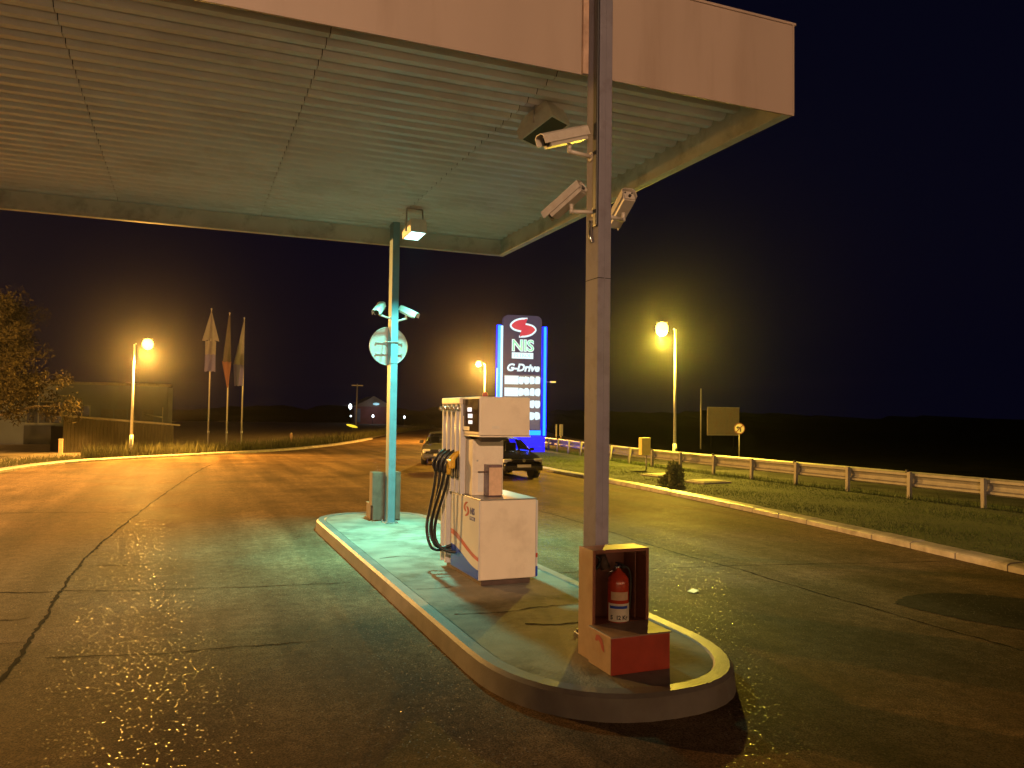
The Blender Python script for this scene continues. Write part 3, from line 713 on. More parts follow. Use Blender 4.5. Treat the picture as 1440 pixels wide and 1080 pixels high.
# company mark: two swooshes, lettering and a boxed word
SW1 = [(.065, .145), (-.045, .140), (-.135, .110), (-.195, .060), (-.21, .025), (-.185, -.015), (-.125, -.045), (.005, -.065), (.005, -.035), (-.065, .0), (-.09, .03), (-.075, .065), (-.025, .095), (.025, .12)]
def swoosh(fn, parent, m, sc, th, name='swoosh', sets=(1, -1), grow=1.0):
    for sg in sets:
        P = smooth_path([(sg*a*sc*grow, sg*b*sc*grow) for a, b in SW1]+[(sg*SW1[0][0]*sc*grow, sg*SW1[0][1]*sc*grow)], 1)[:-1]
        s = MB(); s.prism([(p.x, p.y) for p in P], fn, 0, th); s.build(name, m, parent)
lc = V(3.3296-PO.x, 9.63-PO.y, 1.085-PO.z)
swoosh(lambda a, c, d: lc+V(-d, -a*.9-c*.25, c*1.05+a*-.05), low, 'logo_red', .62, .0016)
text('NIS', .115, 'logo_blue', low, frame(V(3.3282-PO.x, 9.40-PO.y, 1.075-PO.z), (0, -1, 0), (0, 0, 1)), bold=.002)
bx = MB(); bx.bbox(3.3278-PO.x, 3.3294-PO.x, 9.30-PO.y, 9.50-PO.y, .965-PO.z, 1.012-PO.z, .0005); bx.build('word_box', 'logo_blue', low)
text('PETROL', .042, 'white_panel', low, frame(V(3.3262-PO.x, 9.40-PO.y, .988-PO.z), (0, -1, 0), (0, 0, 1)))
# hose tower with channels
tw = pb(3.372, 3.80, 9.87, 10.655, 1.252, 2.495, .01).build('hose_tower', 'cream_paint', pump)
pb(3.372, 3.80, 10.255, 10.655, .263, 1.251, .006).build('hose_tower_foot', 'cream_paint', pump)
YN = [10.565, 10.375, 10.185, 9.995]
for i in range(5):
    yy = 10.65-.19*i
    pb(3.305, 3.3715, yy-.055 if i else yy-.05, yy if i else yy, .264 if yy > 10.28 else 1.252, 2.42, .006).build('tower_rib', 'white_panel', tw)
pb(3.295, 3.81, 9.865, 10.66, 2.4205, 2.512, .018).build('tower_cap', 'cream_paint', tw)
for y in YN:
    sv = MB(); X = lambda *p: V(*p)-PO
    sv.cyl(X(3.372, y-.025, 2.37), X(3.262, y-.025, 2.37), .022, n=12); sv.cyl(X(3.262, y-.025, 2.37), X(3.235, y-.025, 2.36), .032, n=12)
    sv.build('hose_swivel', 'chrome', pump)
# middle body under the head
mid = pb(3.40, 3.815, 9.60, 9.8695, 1.252, 1.97, .012).build('middle_body', 'cream_paint', pump)
pb(3.385, 3.43, 9.585, 9.869, 1.254, 1.965, .01).build('corner_post', 'cream_paint', pump)
hd = pb(3.345, 4.015, 9.235, 9.868, 2.03, 2.515, .02).build('head', 'cream_paint', pump)
pb(3.36, 4.02, 9.226, 9.2345, 2.034, 2.505, .004).build('head_front', 'cream_paint', hd)
pb(3.345, 4.035, 9.22, 9.868, 2.010, 2.0295, .006).build('head_lip', 'cream_paint', hd)
vis = MB(); vis.add([V(*p)-PO for p in [(3.42, 9.40, 2.009), (3.80, 9.40, 2.009), (3.80, 9.868, 2.009), (3.42, 9.868, 2.009), (3.50, 9.56, 1.94), (3.74, 9.56, 1.94), (3.74, 9.868, 1.94), (3.50, 9.868, 1.94)]],
        [(0, 1, 5, 4), (1, 2, 6, 5), (3, 0, 4, 7), (4, 5, 6, 7), (0, 3, 2, 1), (2, 3, 7, 6)]); vis.build('visor', 'plinth', pump)
dp = pb(3.336, 3.3445, 9.25, 9.86, 2.075, 2.488, .003).build('display_panel', 'display_dark', hd)
for (y0, y1, z0, z1) in ((9.50, 9.66, 2.325, 2.378), (9.47, 9.64, 2.245, 2.298), (9.47, 9.62, 2.170, 2.215)):
    pb(3.3335, 3.3358, y0, y1, z0, z1, .0005).build('price_screen', 'lcd', dp)
pb(3.334, 3.3358, 9.58, 9.82, 2.085, 2.135, .0005).build('keypad', 'white_plastic', dp)
pb(3.328, 3.3355, 9.80, 9.90, 2.10, 2.27, .003).build('card_slot', 'cream_paint', dp)
pb(3.51, 3.61, 9.2235, 9.2257, 2.115, 2.152, .0005).build('sticker', 'paper', hd)
rd = MB(); rd.lathe([(.035, 0), (.04, .02), (.034, .05), (.015, .068), (.001, .072)], V(3.56, 9.62, 2.5155)-PO, 14); rd.build('beacon', 'logo_red', pump)
# perspex document box and small tray on the middle body
pbx = pb(3.545, 3.735, 9.42, 9.598, 1.252, 1.655, .01).build('document_box', 'perspex', pump)
pb(3.553, 3.727, 9.4155, 9.4195, 1.27, 1.62, .001).build('leaflet', 'paper_tan', pbx)
pb(3.47, 3.54, 9.592, 9.5995, 1.30, 1.54, .002).build('side_tray', 'white_plastic', mid)
pb(3.465, 3.545, 9.575, 9.599, 1.548, 1.562, .002).build('tray_slot', 'plinth', mid)
MB().cyl(V(3.455, 9.597, 1.70)-PO, V(3.455, 9.585, 1.70)-PO, .012, n=10).build('lock', 'steel', mid)
# nozzles and hoses
for i, y in enumerate(YN):
    yel = (i == 3)
    yc = y-.025; hc = 'yellow_plastic' if yel else 'black_plastic'
    nz = thing('x', None, None); bpy.data.objects.remove(nz)
    bodym = MB(); X = lambda *p: V(*p)-PO
    pts = [X(3.34, yc, 1.80), X(3.29, yc, 1.76), X(3.225, yc, 1.69), X(3.19, yc, 1.60), X(3.19, yc, 1.50)]
    bodym.tube(smooth_path(pts, 1), [.02, .026, .036, .042, .045, .042, .038, .034, .03, .028][:len(smooth_path(pts, 1))], 10)
    nzo = bodym.build('nozzle', hc, pump)
    gd = MB(); gd.tube(smooth_path([X(3.235, yc, 1.72), X(3.15, yc, 1.66), X(3.145, yc, 1.56), X(3.185, yc, 1.51)], 2), .012, 6); gd.build('trigger_guard', 'black_plastic', nzo)
    if yel: pb(3.17, 3.27, yc-.06, yc+.06, 1.575, 1.70, .03).build('splash_guard', 'yellow_plastic', nzo)
    pb(3.29, 3.37, yc-.055, yc+.055, 1.45, 1.73, .012).build('nozzle_holster', 'black_plastic', pump)
    yb = 10.62-.04*i
    low_z = .46+.06*i
    path = [X(3.19, yc, 1.51), X(3.175, yc+.01, 1.30), X(3.13, yc+.05, 1.0), X(3.08+.01*i, yc+.06, .74), X(3.11, yc-.02, low_z+.02), X(3.19, yc-.10, low_z-.03), X(3.30, yc-.12, low_z), X(3.36, yc-.12, low_z+.02)]
    if i >= 2: path = [X(3.19, yc, 1.51), X(3.165, yc+.05, 1.30), X(3.10, yc+.15, 1.0), X(3.07, yc+.22, .76), X(3.09, yc+.20, .60), X(3.17, yc+.14, .50), X(3.28, yc+.09, .47), X(3.335, yc+.07, .47)]
    MB().tube(smooth_path(path, 3), .021, 10).build('hose', 'black_rubber', pump)
    # upper hose from the swivel down the channel
    MB().tube([X(3.345, yc, 2.36), X(3.345, yc, 1.74)], .016, 8).build('riser_hose', 'steel' if i != 1 else 'plinth', pump)

# ================================================================== STREET LAMPS
def street_lamp(label, base, z0, H, head_dir, P, colr, glow, arm=.35, big=1.0, group='street lamps', aim=None):
    t = thing('street_lamp', label, 'street lamp', (base[0], base[1], z0), group=group)
    pl = MB(); pl.cyl((0, 0, 0), (0, 0, H), .075, .038, 14); pl.build('pole', 'lamp_pole', t)
    MB().cyl((0, 0, 0), (0, 0, 1.0), .095, .09, 14).build('pole_sleeve', 'lamp_pole', t)
    MB().bbox(-.05, .05, -.105, -.09, .45, .8, .004).build('service_door', 'lamp_body', t)
    a = head_dir; d = V(cos(a), sin(a), 0); sd = V(-sin(a), cos(a), 0)
    ar = MB(); ar.tube([V(0, 0, H-.06), V(0, 0, H+.02)+d*.06, V(0, 0, H+.05)+d*arm], .03, 10); ar.build('arm', 'lamp_pole', t)
    M = Matrix((d, sd, V(0, 0, 1))).transposed().to_4x4(); M.translation = V(0, 0, H+.05)+d*arm
    Mh = M.copy(); Mh.translation = M.translation+V(0, 0, .15*big)
    L = .62*big
    hd_ = MB(); prof = []
    for k_ in range(9):
        u = k_/8; w = (.05+.07*sin(pi*min(1, u*1.15+.05)))*big; hh = .03*big; prof.append((u*L*.5+.3*L, w, hh))
    vs = []; nn = 10
    for (x_, w, hh) in prof:
        for i in range(nn):
            an = pi*i/(nn-1); vs.append(Mh @ V(x_, w*cos(an), hh*sin(an)+.0))
    fs = [(k_*nn+i, k_*nn+i+1, (k_+1)*nn+i+1, (k_+1)*nn+i) for k_ in range(8) for i in range(nn-1)]
    fs += [tuple(range(nn)), tuple(range(8*nn, 9*nn))] + [(k_*nn, (k_+1)*nn, (k_+1)*nn+nn-1, k_*nn+nn-1) for k_ in range(8)]
    hd_.add(vs, fs, True); hd_.build('head', 'lamp_body', t)
    bw = MB(); vs = []
    for j in range(9):
        r_ = cos(-pi/2+pi*j/8); z_ = sin(-pi/2+pi*j/8)
        for i in range(16):
            an = 2*pi*i/16; vs.append(M @ V(L*.55+L*.29*cos(an)*max(r_, .02), .22*big*sin(an)*max(r_, .02), -.02+.20*big*z_))
    bw.add(vs, [(j*16+i, j*16+(i+1) % 16, (j+1)*16+(i+1) % 16, (j+1)*16+i) for j in range(8) for i in range(16)]+[tuple(range(16)), tuple(range(128, 144))], True)
    bw.build('lamp_bowl', glow, t)
    if P:
        ld = bpy.data.lights.new('street_lamp_light', 'SPOT' if aim else 'POINT'); ld.energy = P; ld.color = colr; ld.shadow_soft_size = .14
        if aim: ld.spot_size = rad(165); ld.spot_blend = .4
        lo = bpy.data.objects.new('street_lamp_light', ld); COL.objects.link(lo); lo.parent = t
        lo.location = M @ V(L*.55, 0, -.27*big-.16)
        if aim: lo.rotation_euler = aim
    return t
street_lamp('street lamp at left by the timber shed, head to right', (-2.46, 42.2), .08, 5.35, 0, P_LEFT, SODIUM, 'lamp_glow_yellow', .1, 1.45, aim=(rad(-38), 0, 0))
street_lamp('brightest yellow street lamp on the right turf beside guard rail', (20.1, 29.95), .08, 6.1, pi*.86, P_RIGHT, SODIUM_R, 'lamp_glow_yellow', .05, 1.6)
street_lamp('small distant street lamp left of the price pylon', (22.15, 60), .0, 6.3, pi, P_FAR, SODIUM, 'lamp_glow_warm', .15, 1.2)
street_lamp('street lamp beyond left picture edge lighting kerb', (-11.5, 29.0), .08, 6.2, rad(0), P_SIDE, (1.0, 0.50, 0.12), 'lamp_glow_yellow', .2)
street_lamp('street lamp behind the viewer lighting canopy fascia', (-4.5, -12.5), .0, 9.4, rad(70), P_BACK, WARM, 'lamp_glow_warm', .2)

# ================================================================== SHOP ADDED BEHIND THE VIEWER (eaves put in to shade the near asphalt)
shop = thing('added_shop', 'unseen shop added behind the viewer, deep eaves to shade asphalt', 'building', (0, -6, 0))
MB().bbox(-9, 12, -3.0, 2.6, 0, 3.9, .03).build('wall', 'house_wall', shop)
MB().bbox(-9.6, 12.6, -3.4, 5.4, 3.91, 4.12, .03).build('roof', 'shed_roof', shop)
for x_ in (-6, -2, 2, 6, 10):
    w_ = MB().bbox(x_-1.3, x_+1.3, 2.605, 2.64, .9, 2.7, .01).build('window', 'lit_window', shop)  # unseen glowing panes, added as warm fill on the foreground
    MB().bbox(x_-1.4, x_+1.4, 2.602, 2.7, .8, .88, .01).build('sill', 'frame_white', w_)
# ================================================================== PRICE PYLON
pyl = thing('price_pylon', 'tall blue-lit fuel price pylon beyond the black car', 'price sign', (18.25, 43.2, .10), rad(-7))
WP = 1.18
face = MB(); r = .32; pts = []
for cx, a0 in ((WP-r, 0), (-WP+r, pi/2)):
    for i in range(7): a = a0+pi/2*i/6; pts.append((cx+r*cos(a), 8.05-r+r*sin(a)))
pts += [(-WP, .9), (WP, .9)]
face.prism(pts, lambda a, c, d: V(a, d, c), -.18, .18); face.build('cabinet', 'pylon_face', pyl)
MB().bbox(-WP-.25, WP+.25, -.22, .22, 0, .895, .03).build('base', 'pylon_edge', pyl)
for s_ in (-1, 1):
    MB().bbox(s_*(WP+.23)-.13 if s_ < 0 else WP+.10, s_*(WP+.23)+.13 if s_ < 0 else WP+.36, -.12, .12, .9, 7.45, .03).build('side_fin', 'pylon_edge', pyl)
    x0, x1 = (-WP-.33, -WP-.16) if s_ < 0 else (WP+.14, WP+.29)
    MB().bbox(x0, x1, -.20, -.121, .95, 7.42, .03).build('light_tube', 'tube_cyan', pyl)
MB().bbox(-WP-.16, -WP-.02, -.205, -.13, .95, 7.40, .02).build('light_tube', 'tube_white', pyl)
MB().bbox(-WP-.38, -WP-.33, -.20, -.121, .95, 4.9, .02).build('light_tube', 'tube_white', pyl)
MB().bbox(-WP, WP, -.20, -.181, .98, 1.25, .01).build('light_tube', 'tube_cyan', pyl)
# illuminated mark
P3 = lambda cx, cz: (lambda a, c, d: V(cx+a, -.181-d, cz+c))
def halo_swoosh(sc, th0, th1, m, grow):
    for sg in (1, -1):
        cx = sum(a for a, b in SW1)/len(SW1)*sg; cz = sum(b for a, b in SW1)/len(SW1)*sg
        P = smooth_path([(sg*a, sg*b) for a, b in SW1]+[(sg*SW1[0][0], sg*SW1[0][1])], 1)[:-1]
        n = len(P); out = []
        for i, p in enumerate(P):
            t_ = (P[(i+1) % n]-P[i-1]).normalized(); nn = Vector((t_.y, -t_.x))
            out.append(p+nn*grow)
        s = MB(); s.prism([(p.x*sc, p.y*sc) for p in out], lambda a, c, d: V(a+.02, -.181-d, 7.32+c), th0, th1)
        s.build('swoosh', m, pyl)
halo_swoosh(3.7, .001, .03, 'glow_white', .016)
halo_swoosh(3.7, .034, .05, 'glow_red', -.012)
text('NIS', .92, 'glow_white', pyl, frame((0, -.21, 6.22), (1, 0, 0), (0, 0, 1)), bold=.045)
text('NIS', .92, 'glow_teal', pyl, frame((0, -.235, 6.22), (1, 0, 0), (0, 0, 1)), bold=.008)
MB().bbox(-.66, .66, -.215, -.182, 5.48, 5.84, .015).build('word_box', 'glow_white', pyl)
text('PETROL', .30, 'glow_teal', pyl, frame((0, -.225, 5.66), (1, 0, 0), (0, 0, 1)), bold=-.006)
text('G-Drive', .60, 'glow_white', pyl, frame((.02, -.20, 4.93), (1, 0, 0), (0, 0, 1)), shear=.25, bold=.025)
MB().bbox(-WP+.06, WP-.06, -.196, -.1815, 1.3, 4.52, .01).build('price_backing', 'price_backing', pyl)
zr = 4.46
for k_ in range(4):
    z1 = zr-.70*k_; z0 = z1-.50
    MB().bbox(-WP+.10, -WP+.95, -.215, -.197, z0, z1, .015).build('grade_panel', 'glow_white', pyl)
    for q in range(4):
        R_ = []; cx = -.06+q*.335
        for i in range(28):
            a = 2*pi*i/28; e = .5
            R_.append((cx+(.158+.012*sin(2*a+q*2+k_))*(abs(cos(a))**e)*(1 if cos(a) > 0 else -1), (z0+z1)/2+(.225+.02*sin(3*a+k_*1.7+q))*(abs(sin(a))**e)*(1 if sin(a) > 0 else -1)))
        s = MB(); s.prism(R_, lambda a, c, d: V(a, -.197-d, c), .0, .025); s.build('price_digit', 'glow_white', pyl)
MB().bbox(WP+.62, WP+.95, -.1, .05, 4.1, 4.2, .02).build('side_fixture', 'white_plastic', pyl)
MB().tube([(WP+.3, 0, 4.15), (WP+.64, -.02, 4.15)], .02, 6).build('fixture_arm', 'steel', pyl)

# ================================================================== CARS
def car(label, loc, rz, paint, nose=True):
    """local: nose towards -y, centre at origin, z=0 ground"""
    t = thing('parked_car', label, 'car', loc, rz, 'parked cars')
    st = [(-2.08, .60, .34, .58), (-2.02, .74, .26, .68), (-1.90, .80, .20, .74), (-1.6, .84, .18, .82), (-1.2, .855, .17, .88), (-.85, .86, .17, .93), (-.4, .865, .17, .94),
          (.2, .865, .17, .95), (.8, .865, .17, .97), (1.3, .86, .18, .98), (1.7, .84, .20, .98), (1.95, .79, .26, .95), (2.05, .68, .34, .86)]
    def sec(y, w, zb, zt):
        return [(-w*.8, zb), (-w*.95, zb+.06), (-w, zb+.25), (-w*1.005, zb+(zt-zb)*.6), (-w*.965, zt-.06), (-w*.88, zt), (-w*.45, zt+.025), (0, zt+.03),
                (w*.45, zt+.025), (w*.88, zt), (w*.965, zt-.06), (w*1.005, zb+(zt-zb)*.6), (w, zb+.25), (w*.95, zb+.06), (w*.8, zb)]
    vs = []; n = 15
    for y, w, zb, zt in st: vs += [V(a, y, b) for a, b in sec(y, w, zb, zt)]
    fs = [(k_*n+i, k_*n+i+1, (k_+1)*n+i+1, (k_+1)*n+i) for k_ in range(len(st)-1) for i in range(n-1)]
    fs += [tuple(range(n)), tuple(range((len(st)-1)*n, len(st)*n))]
    MB().add(vs, fs, True).build('body', paint, t)
    # cabin: stations (y, belt half width, belt z, roof half width, roof z)
    cb = [(-.98, .74, .915, .70, .93), (-.35, .77, .93, .56, 1.36), (-.15, .775, .93, .565, 1.41), (.5, .78, .94, .57, 1.44), (1.05, .78, .95, .565, 1.42), (1.45, .77, .96, .55, 1.37), (1.86, .72, .95, .62, 1.0)]
    vs = []; m_ = 6
    for y, bw, bz, rw, rz_ in cb[1:6]:
        vs += [V(-rw-.03, y, rz_-.07), V(-rw*.9, y, rz_-.015), V(-rw*.4, y, rz_+.012), V(rw*.4, y, rz_+.012), V(rw*.9, y, rz_-.015), V(rw+.03, y, rz_-.07)]
    fs = [(k_*m_+i, k_*m_+i+1, (k_+1)*m_+i+1, (k_+1)*m_+i) for k_ in range(4) for i in range(m_-1)]
    MB().add(vs, fs, True).build('roof', paint, t)
    for s_ in (-1, 1):
        MB().tube([(s_*.73, -.98, .92), (s_*.655, -.66, 1.15), (s_*.575, -.34, 1.335)], .035, 6).build('pillar', paint, t)
        MB().tube([(s_*.785, .21, .94), (s_*.70, .21, 1.18), (s_*.605, .21, 1.38)], .04, 6).build('pillar', paint, t)
        MB().tube([(s_*.775, 1.15, .95), (s_*.69, 1.1, 1.18), (s_*.595, 1.02, 1.37)], .06, 6).build('pillar', paint, t)
        MB().tube([(s_*.70, 1.87, .96), (s_*.63, 1.68, 1.18), (s_*.56, 1.46, 1.34)], .055, 6).build('pillar', paint, t)
        MB().add([(s_*.775, 1.15, .95), (s_*.70, 1.87, .97), (s_*.565, 1.46, 1.34), (s_*.60, 1.05, 1.36)], [(0, 1, 2, 3)]).build('quarter_panel', paint, t)
        MB().bbox(s_*.38-.22, s_*.38+.22, .05, .17, .80, 1.22, .05).build('seat_back', 'black_plastic', t)
    def quad(name, p, m='see_through_glass', off=(0, 0, 0)):
        o = V(*off); MB().add([V(*q)+o for q in p], [(0, 1, 2, 3)]).build(name, m, t)
    quad('windscreen', [(-.70, -.95, .945), (.70, -.95, .945), (.50, -.36, 1.355), (-.50, -.36, 1.355)], off=(0, -.014, .012))
    quad('rear_window', [(-.60, 1.83, 1.035), (.60, 1.83, 1.035), (.48, 1.50, 1.335), (-.48, 1.50, 1.335)], off=(0, .02, .012))
    for s_ in (-1, 1):
        quad('side_window', [(s_*.772, -.72, .955), (s_*.785, .18, .965), (s_*.62, .18, 1.345), (s_*.625, -.26, 1.315)], off=(s_*.012, 0, .0))
        quad('side_window', [(s_*.785, .24, .965), (s_*.785, 1.1, .975), (s_*.62, 1.0, 1.34), (s_*.62, .24, 1.35)], off=(s_*.012, 0, .0))
        mr = MB(); mr.bbox(s_*.93-.09, s_*.93+.09, -.72, -.62, .93, 1.06, .03); mr.build('wing_mirror', paint, t)
        for y in (-1.28, 1.26):
            w_ = MB(); w_.cyl((s_*.66, y, .30), (s_*.86, y, .30), .30, n=24); wh = w_.build('wheel', 'tyre', t)
            r_ = MB(); r_.cyl((s_*.858, y, .30), (s_*.868, y, .30), .195, n=20); r_.build('rim', 'rim', wh)
            a_ = MB(); a_.cyl((s_*.60, y, .32), (s_*.853, y, .32), .355, n=24); a_.build('wheel_arch', 'black_plastic', t)
        hl = MB(); hl.bbox(s_*.58-.17, s_*.58+.17, -2.052, -1.94, .585, .715, .04); hl.build('headlight', 'headlight', t)
        tl = MB(); tl.bbox(s_*.67-.10, s_*.67+.10, 1.96, 2.035, .70, .92, .03); tl.build('tail_light', 'tail_light', t)
    MB().bbox(-.40, .40, -2.092, -1.98, .60, .70, .02).build('grille', 'black_plastic', t)
    em = MB(); em.cyl((0, -2.108, .665), (0, -2.092, .665), .062, n=20); em.build('emblem', 'chrome', t)
    MB().bbox(-.74, .74, -2.125, -1.95, .30, .53, .05).build('front_bumper', paint, t)
    MB().bbox(-.45, .45, -2.13, -2.10, .31, .38, .01).build('air_intake', 'black_plastic', t)
    MB().bbox(-.26, .26, -2.142, -2.1265, .425, .525, .004).build('number_plate', 'plate', t)
    MB().bbox(-.76, .76, 1.95, 2.12, .33, .58, .05).build('rear_bumper', paint, t)
    MB().bbox(-.26, .26, 2.085, 2.10, .68, .78, .004).build('number_plate', 'plate', t)
    return t
car('black car facing the viewer under the blue pylon', (11.08, 28.0, .0), rad(0), 'car_black')
car('grey car seen from behind at left of the fuel dispenser', (11.05, 35.45, 0), rad(-21), 'car_grey')

# ================================================================== GUARD RAIL
gr = thing('guard_rail', 'long galvanised guard rail along the road at right', 'guard rail', (18.6, 20, .0))
GO = V(18.6, 20, 0)
GP = [(18.55, 2.5), (18.55, 28), (18.9, 32), (19.6, 37), (20.4, 42), (21.3, 47), (22.4, 52)]
GP = [tuple(p) for p in smooth_path(GP, 2)]
gpts = resample(GP, 2.22)
gpts = [p+Vector((0, .4)) for p in gpts]
wprof = [(0.0, .845), (.03, .815), (.075, .80), (.075, .735), (.02, .70), (.0, .64), (.0, .60), (.02, .54), (.075, .505), (.075, .45), (.03, .43), (.0, .41)]
for a, b in zip(gpts, gpts[1:]):
    t_ = (b-a).normalized(); nn = Vector((t_.y, -t_.x)); L = (b-a).length; n = len(wprof)
    s = MB(); vs = []
    for q in (-.06, L+.06):
        for o, z in wprof:
            oo = o+(.006 if q < 0 else 0); p = a+t_*q+nn*(.16-oo); vs.append(V(p.x, p.y, z)-GO)
    for q in (-.06, L+.06):
        for o, z in wprof:
            oo = o+(.006 if q < 0 else 0); p = a+t_*q+nn*(.166-oo); vs.append(V(p.x, p.y, z)-GO)
    fs = [(i, i+1, n+i+1, n+i) for i in range(n-1)]+[(2*n+i, 3*n+i, 3*n+i+1, 2*n+i+1) for i in range(n-1)]
    fs += [(i, 2*n+i, 2*n+i+1, i+1) for i in range(n-1)]+[(n+i, n+i+1, 3*n+i+1, 3*n+i) for i in range(n-1)]+[(0, n, 3*n, 2*n), (n-1, 3*n-1, 4*n-1, 2*n-1)]
    s.add(vs, fs); s.build('rail', 'galvanised', gr)
for i, a in enumerate(gpts):
    M = Matrix.Rotation(random.uniform(-.03, .03), 4, 'X') @ Matrix.Rotation(random.uniform(-.03, .03), 4, 'Y'); M.translation = V(a.x, a.y, 0)-GO
    s = MB(); s.box(-.045, .045, -.05, -.042, 0, .84, M); s.box(-.045, -.037, -.042, .05, 0, .84, M); s.box(-.037, .045, .042, .05, 0, .84, M)
    s.build('post', 'galvanised', gr)
    s = MB(); s.bbox(.046, .082, -.06, .06, .56, .78, .01, M); s.build('spacer', 'galvanised', gr)
    if i % 2 == 0:
        s = MB(); s.bbox(-.03, .05, .052, .12, .78+random.uniform(-.03, .03), .90, .012, M); s.build('reflector', 'black_plastic', gr)

# ================================================================== THINGS ON THE RIGHT TURF
mb_ = thing('meter_box', 'yellow box on thin post in front of guard rail', 'box', (17.15, 27.7, .10))
MB().bbox(-.21, .21, -.12, .12, .62, 1.32, .015).build('box', 'yellow_box', mb_)
MB().bbox(-.19, .19, -.128, -.1205, .64, 1.30, .004).build('door', 'yellow_box', mb_)
MB().cyl((.08, 0, 0), (.08, 0, .62), .028, n=10).build('post', 'galvanised', mb_)
for nm, p, q, h in (('concrete pit cover on turf left of the bush', (15.55, 25.2), (16.85, 24.7), .05), ('concrete pit cover on turf right of the bush', (15.8, 22.7), (16.45, 21.55), .06)):
    c = ((p[0]+q[0])/2, (p[1]+q[1])/2); t = thing('pit_cover', nm, 'pit cover', (c[0], c[1], .10), rad(8), 'pit covers in the turf')
    MB().bbox(-.62, .62, -.5, .5, 0, .06, .01).build('surround', 'concrete_slab', t)
    MB().bbox(-.5, .5, -.38, .38, .0605, .085, .008).build('lid', 'concrete_slab', t)

def blades(name, pts_fn, n, h0, h1, w, m, kind=None, parent=None):
    vs = []; fs = []
    for i in range(n):
        x, y, z, sc = pts_fn()
        a = random.uniform(0, 2*pi); h = random.uniform(h0, h1)*sc; lean = random.uniform(.1, .6)*h; la = random.uniform(0, 2*pi); ww = w*random.uniform(.6, 1.3)*(.5+.5*sc)
        dx, dy = cos(a)*ww, sin(a)*ww; o = len(vs)
        vs += [(x-dx, y-dy, z), (x+dx, y+dy, z), (x+cos(la)*lean, y+sin(la)*lean, z+h)]
        fs.append((o, o+1, o+2))
    me = bpy.data.meshes.new(name); me.from_pydata(vs, [], fs); me.materials.append(MATS[m]); me.update()
    o = link(name, me, parent)
    if kind: o['kind'] = kind
    return o
def kr_x(y):
    for a, b in zip(KR, KR[1:]):
        if a[1] <= y <= b[1]: return a[0]+(b[0]-a[0])*(y-a[1])/(b[1]-a[1])
    return 13.5
def rx_x(y):
    for a, b in zip(RX, RX[1:]):
        if a[1] <= y <= b[1]: return a[0]+(b[0]-a[0])*(y-a[1])/(b[1]-a[1])
    return 20
def turf_pt():
    u = random.random(); y = 5+45*u**1.5
    x0 = kr_x(y)+.32; x1 = rx_x(y)-.1; x = random.uniform(x0, x1)
    pat = .75+.35*sin(x*1.7+y*.6)*sin(y*.9-x*.4)
    return x, y, .098, max(.35, pat)
g = blades('grass', turf_pt, 110000, .025, .065, .006, 'grass_blade', 'stuff')
tag(g, 'short mown grass covering the right turf bank', None)
def weed_pt():
    i = random.randrange(len(KL)-1); a, b = Vector(KL[i]), Vector(KL[i+1])
    p = a.lerp(b, random.random()); t_ = (b-a).normalized(); nn = Vector((-t_.y, t_.x)); p = p+nn*(.45+abs(random.gauss(0, 1.3)))
    return p.x, p.y, .085, (.5+random.random()) if p.x > -4.3 else .3
g = blades('weeds', weed_pt, 26000, .15, .55, .018, 'weed', 'stuff')
tag(g, 'rough weeds growing behind the left kerb', None)
def rail_pt():
    p = random.choice(gpts); y = p.y+random.uniform(-1.1, 1.1); return p.x+random.gauss(0, .12), y, .098, random.uniform(.5, 1.2)
g = blades('tall_grass', rail_pt, 5000, .1, .28, .008, 'grass_blade', 'stuff'); tag(g, 'longer grass left standing under the guard rail', None)

# small conical bush
def leaf_cloud(n, fn, s0, s1):
    vs = []; fs = []
    for i in range(n):
        c, outw = fn(); s = random.uniform(s0, s1)
        u = V(random.gauss(0, 1), random.gauss(0, 1), random.gauss(0, 1)); u = (u+outw*.6).normalized(); w = u.orthogonal().normalized()
        w.rotate(Matrix.Rotation(random.uniform(0, 6.28), 3, u))
        o = len(vs); vs += [tuple(c-u*s*.1-w*s*.28), tuple(c-u*s*.1+w*s*.28), tuple(c+u*s+w*s*.05), tuple(c+u*s*.9-w*s*.1)]
        fs.append((o, o+1, o+2, o+3))
    m_ = MB(); m_.v = vs; m_.f = fs; m_.sm = [False]*len(fs); return m_
bush = thing('bush', 'small dark bush on turf beneath the right street lamp', 'bush', (14.3, 21.4, .10))
def bush_fn():
    z = random.random()**1.3; a = random.uniform(0, 6.28); r_ = (.34*(1-z**1.4*.72)+.03)*(.35+.65*random.random()**.5)*(1+.3*sin(3*a+z*4)+.15*sin(7*a))
    p = V(cos(a)*r_, sin(a)*r_, .03+z*(.58+.16*sin(2.3*a))); return p, V(cos(a), sin(a), .5)
leaf_cloud(2000, bush_fn, .04, .11).build('foliage', 'leaf_dark', bush, fix=False)
st = MB()
for k_ in range(5): st.tube([(0, 0, 0), (.05*cos(k_*1.3), .05*sin(k_*1.3), .25), (.12*cos(k_*1.3), .12*sin(k_*1.3), .62)], [.012, .009, .003], 5)
st.build('stems', 'bark', bush)

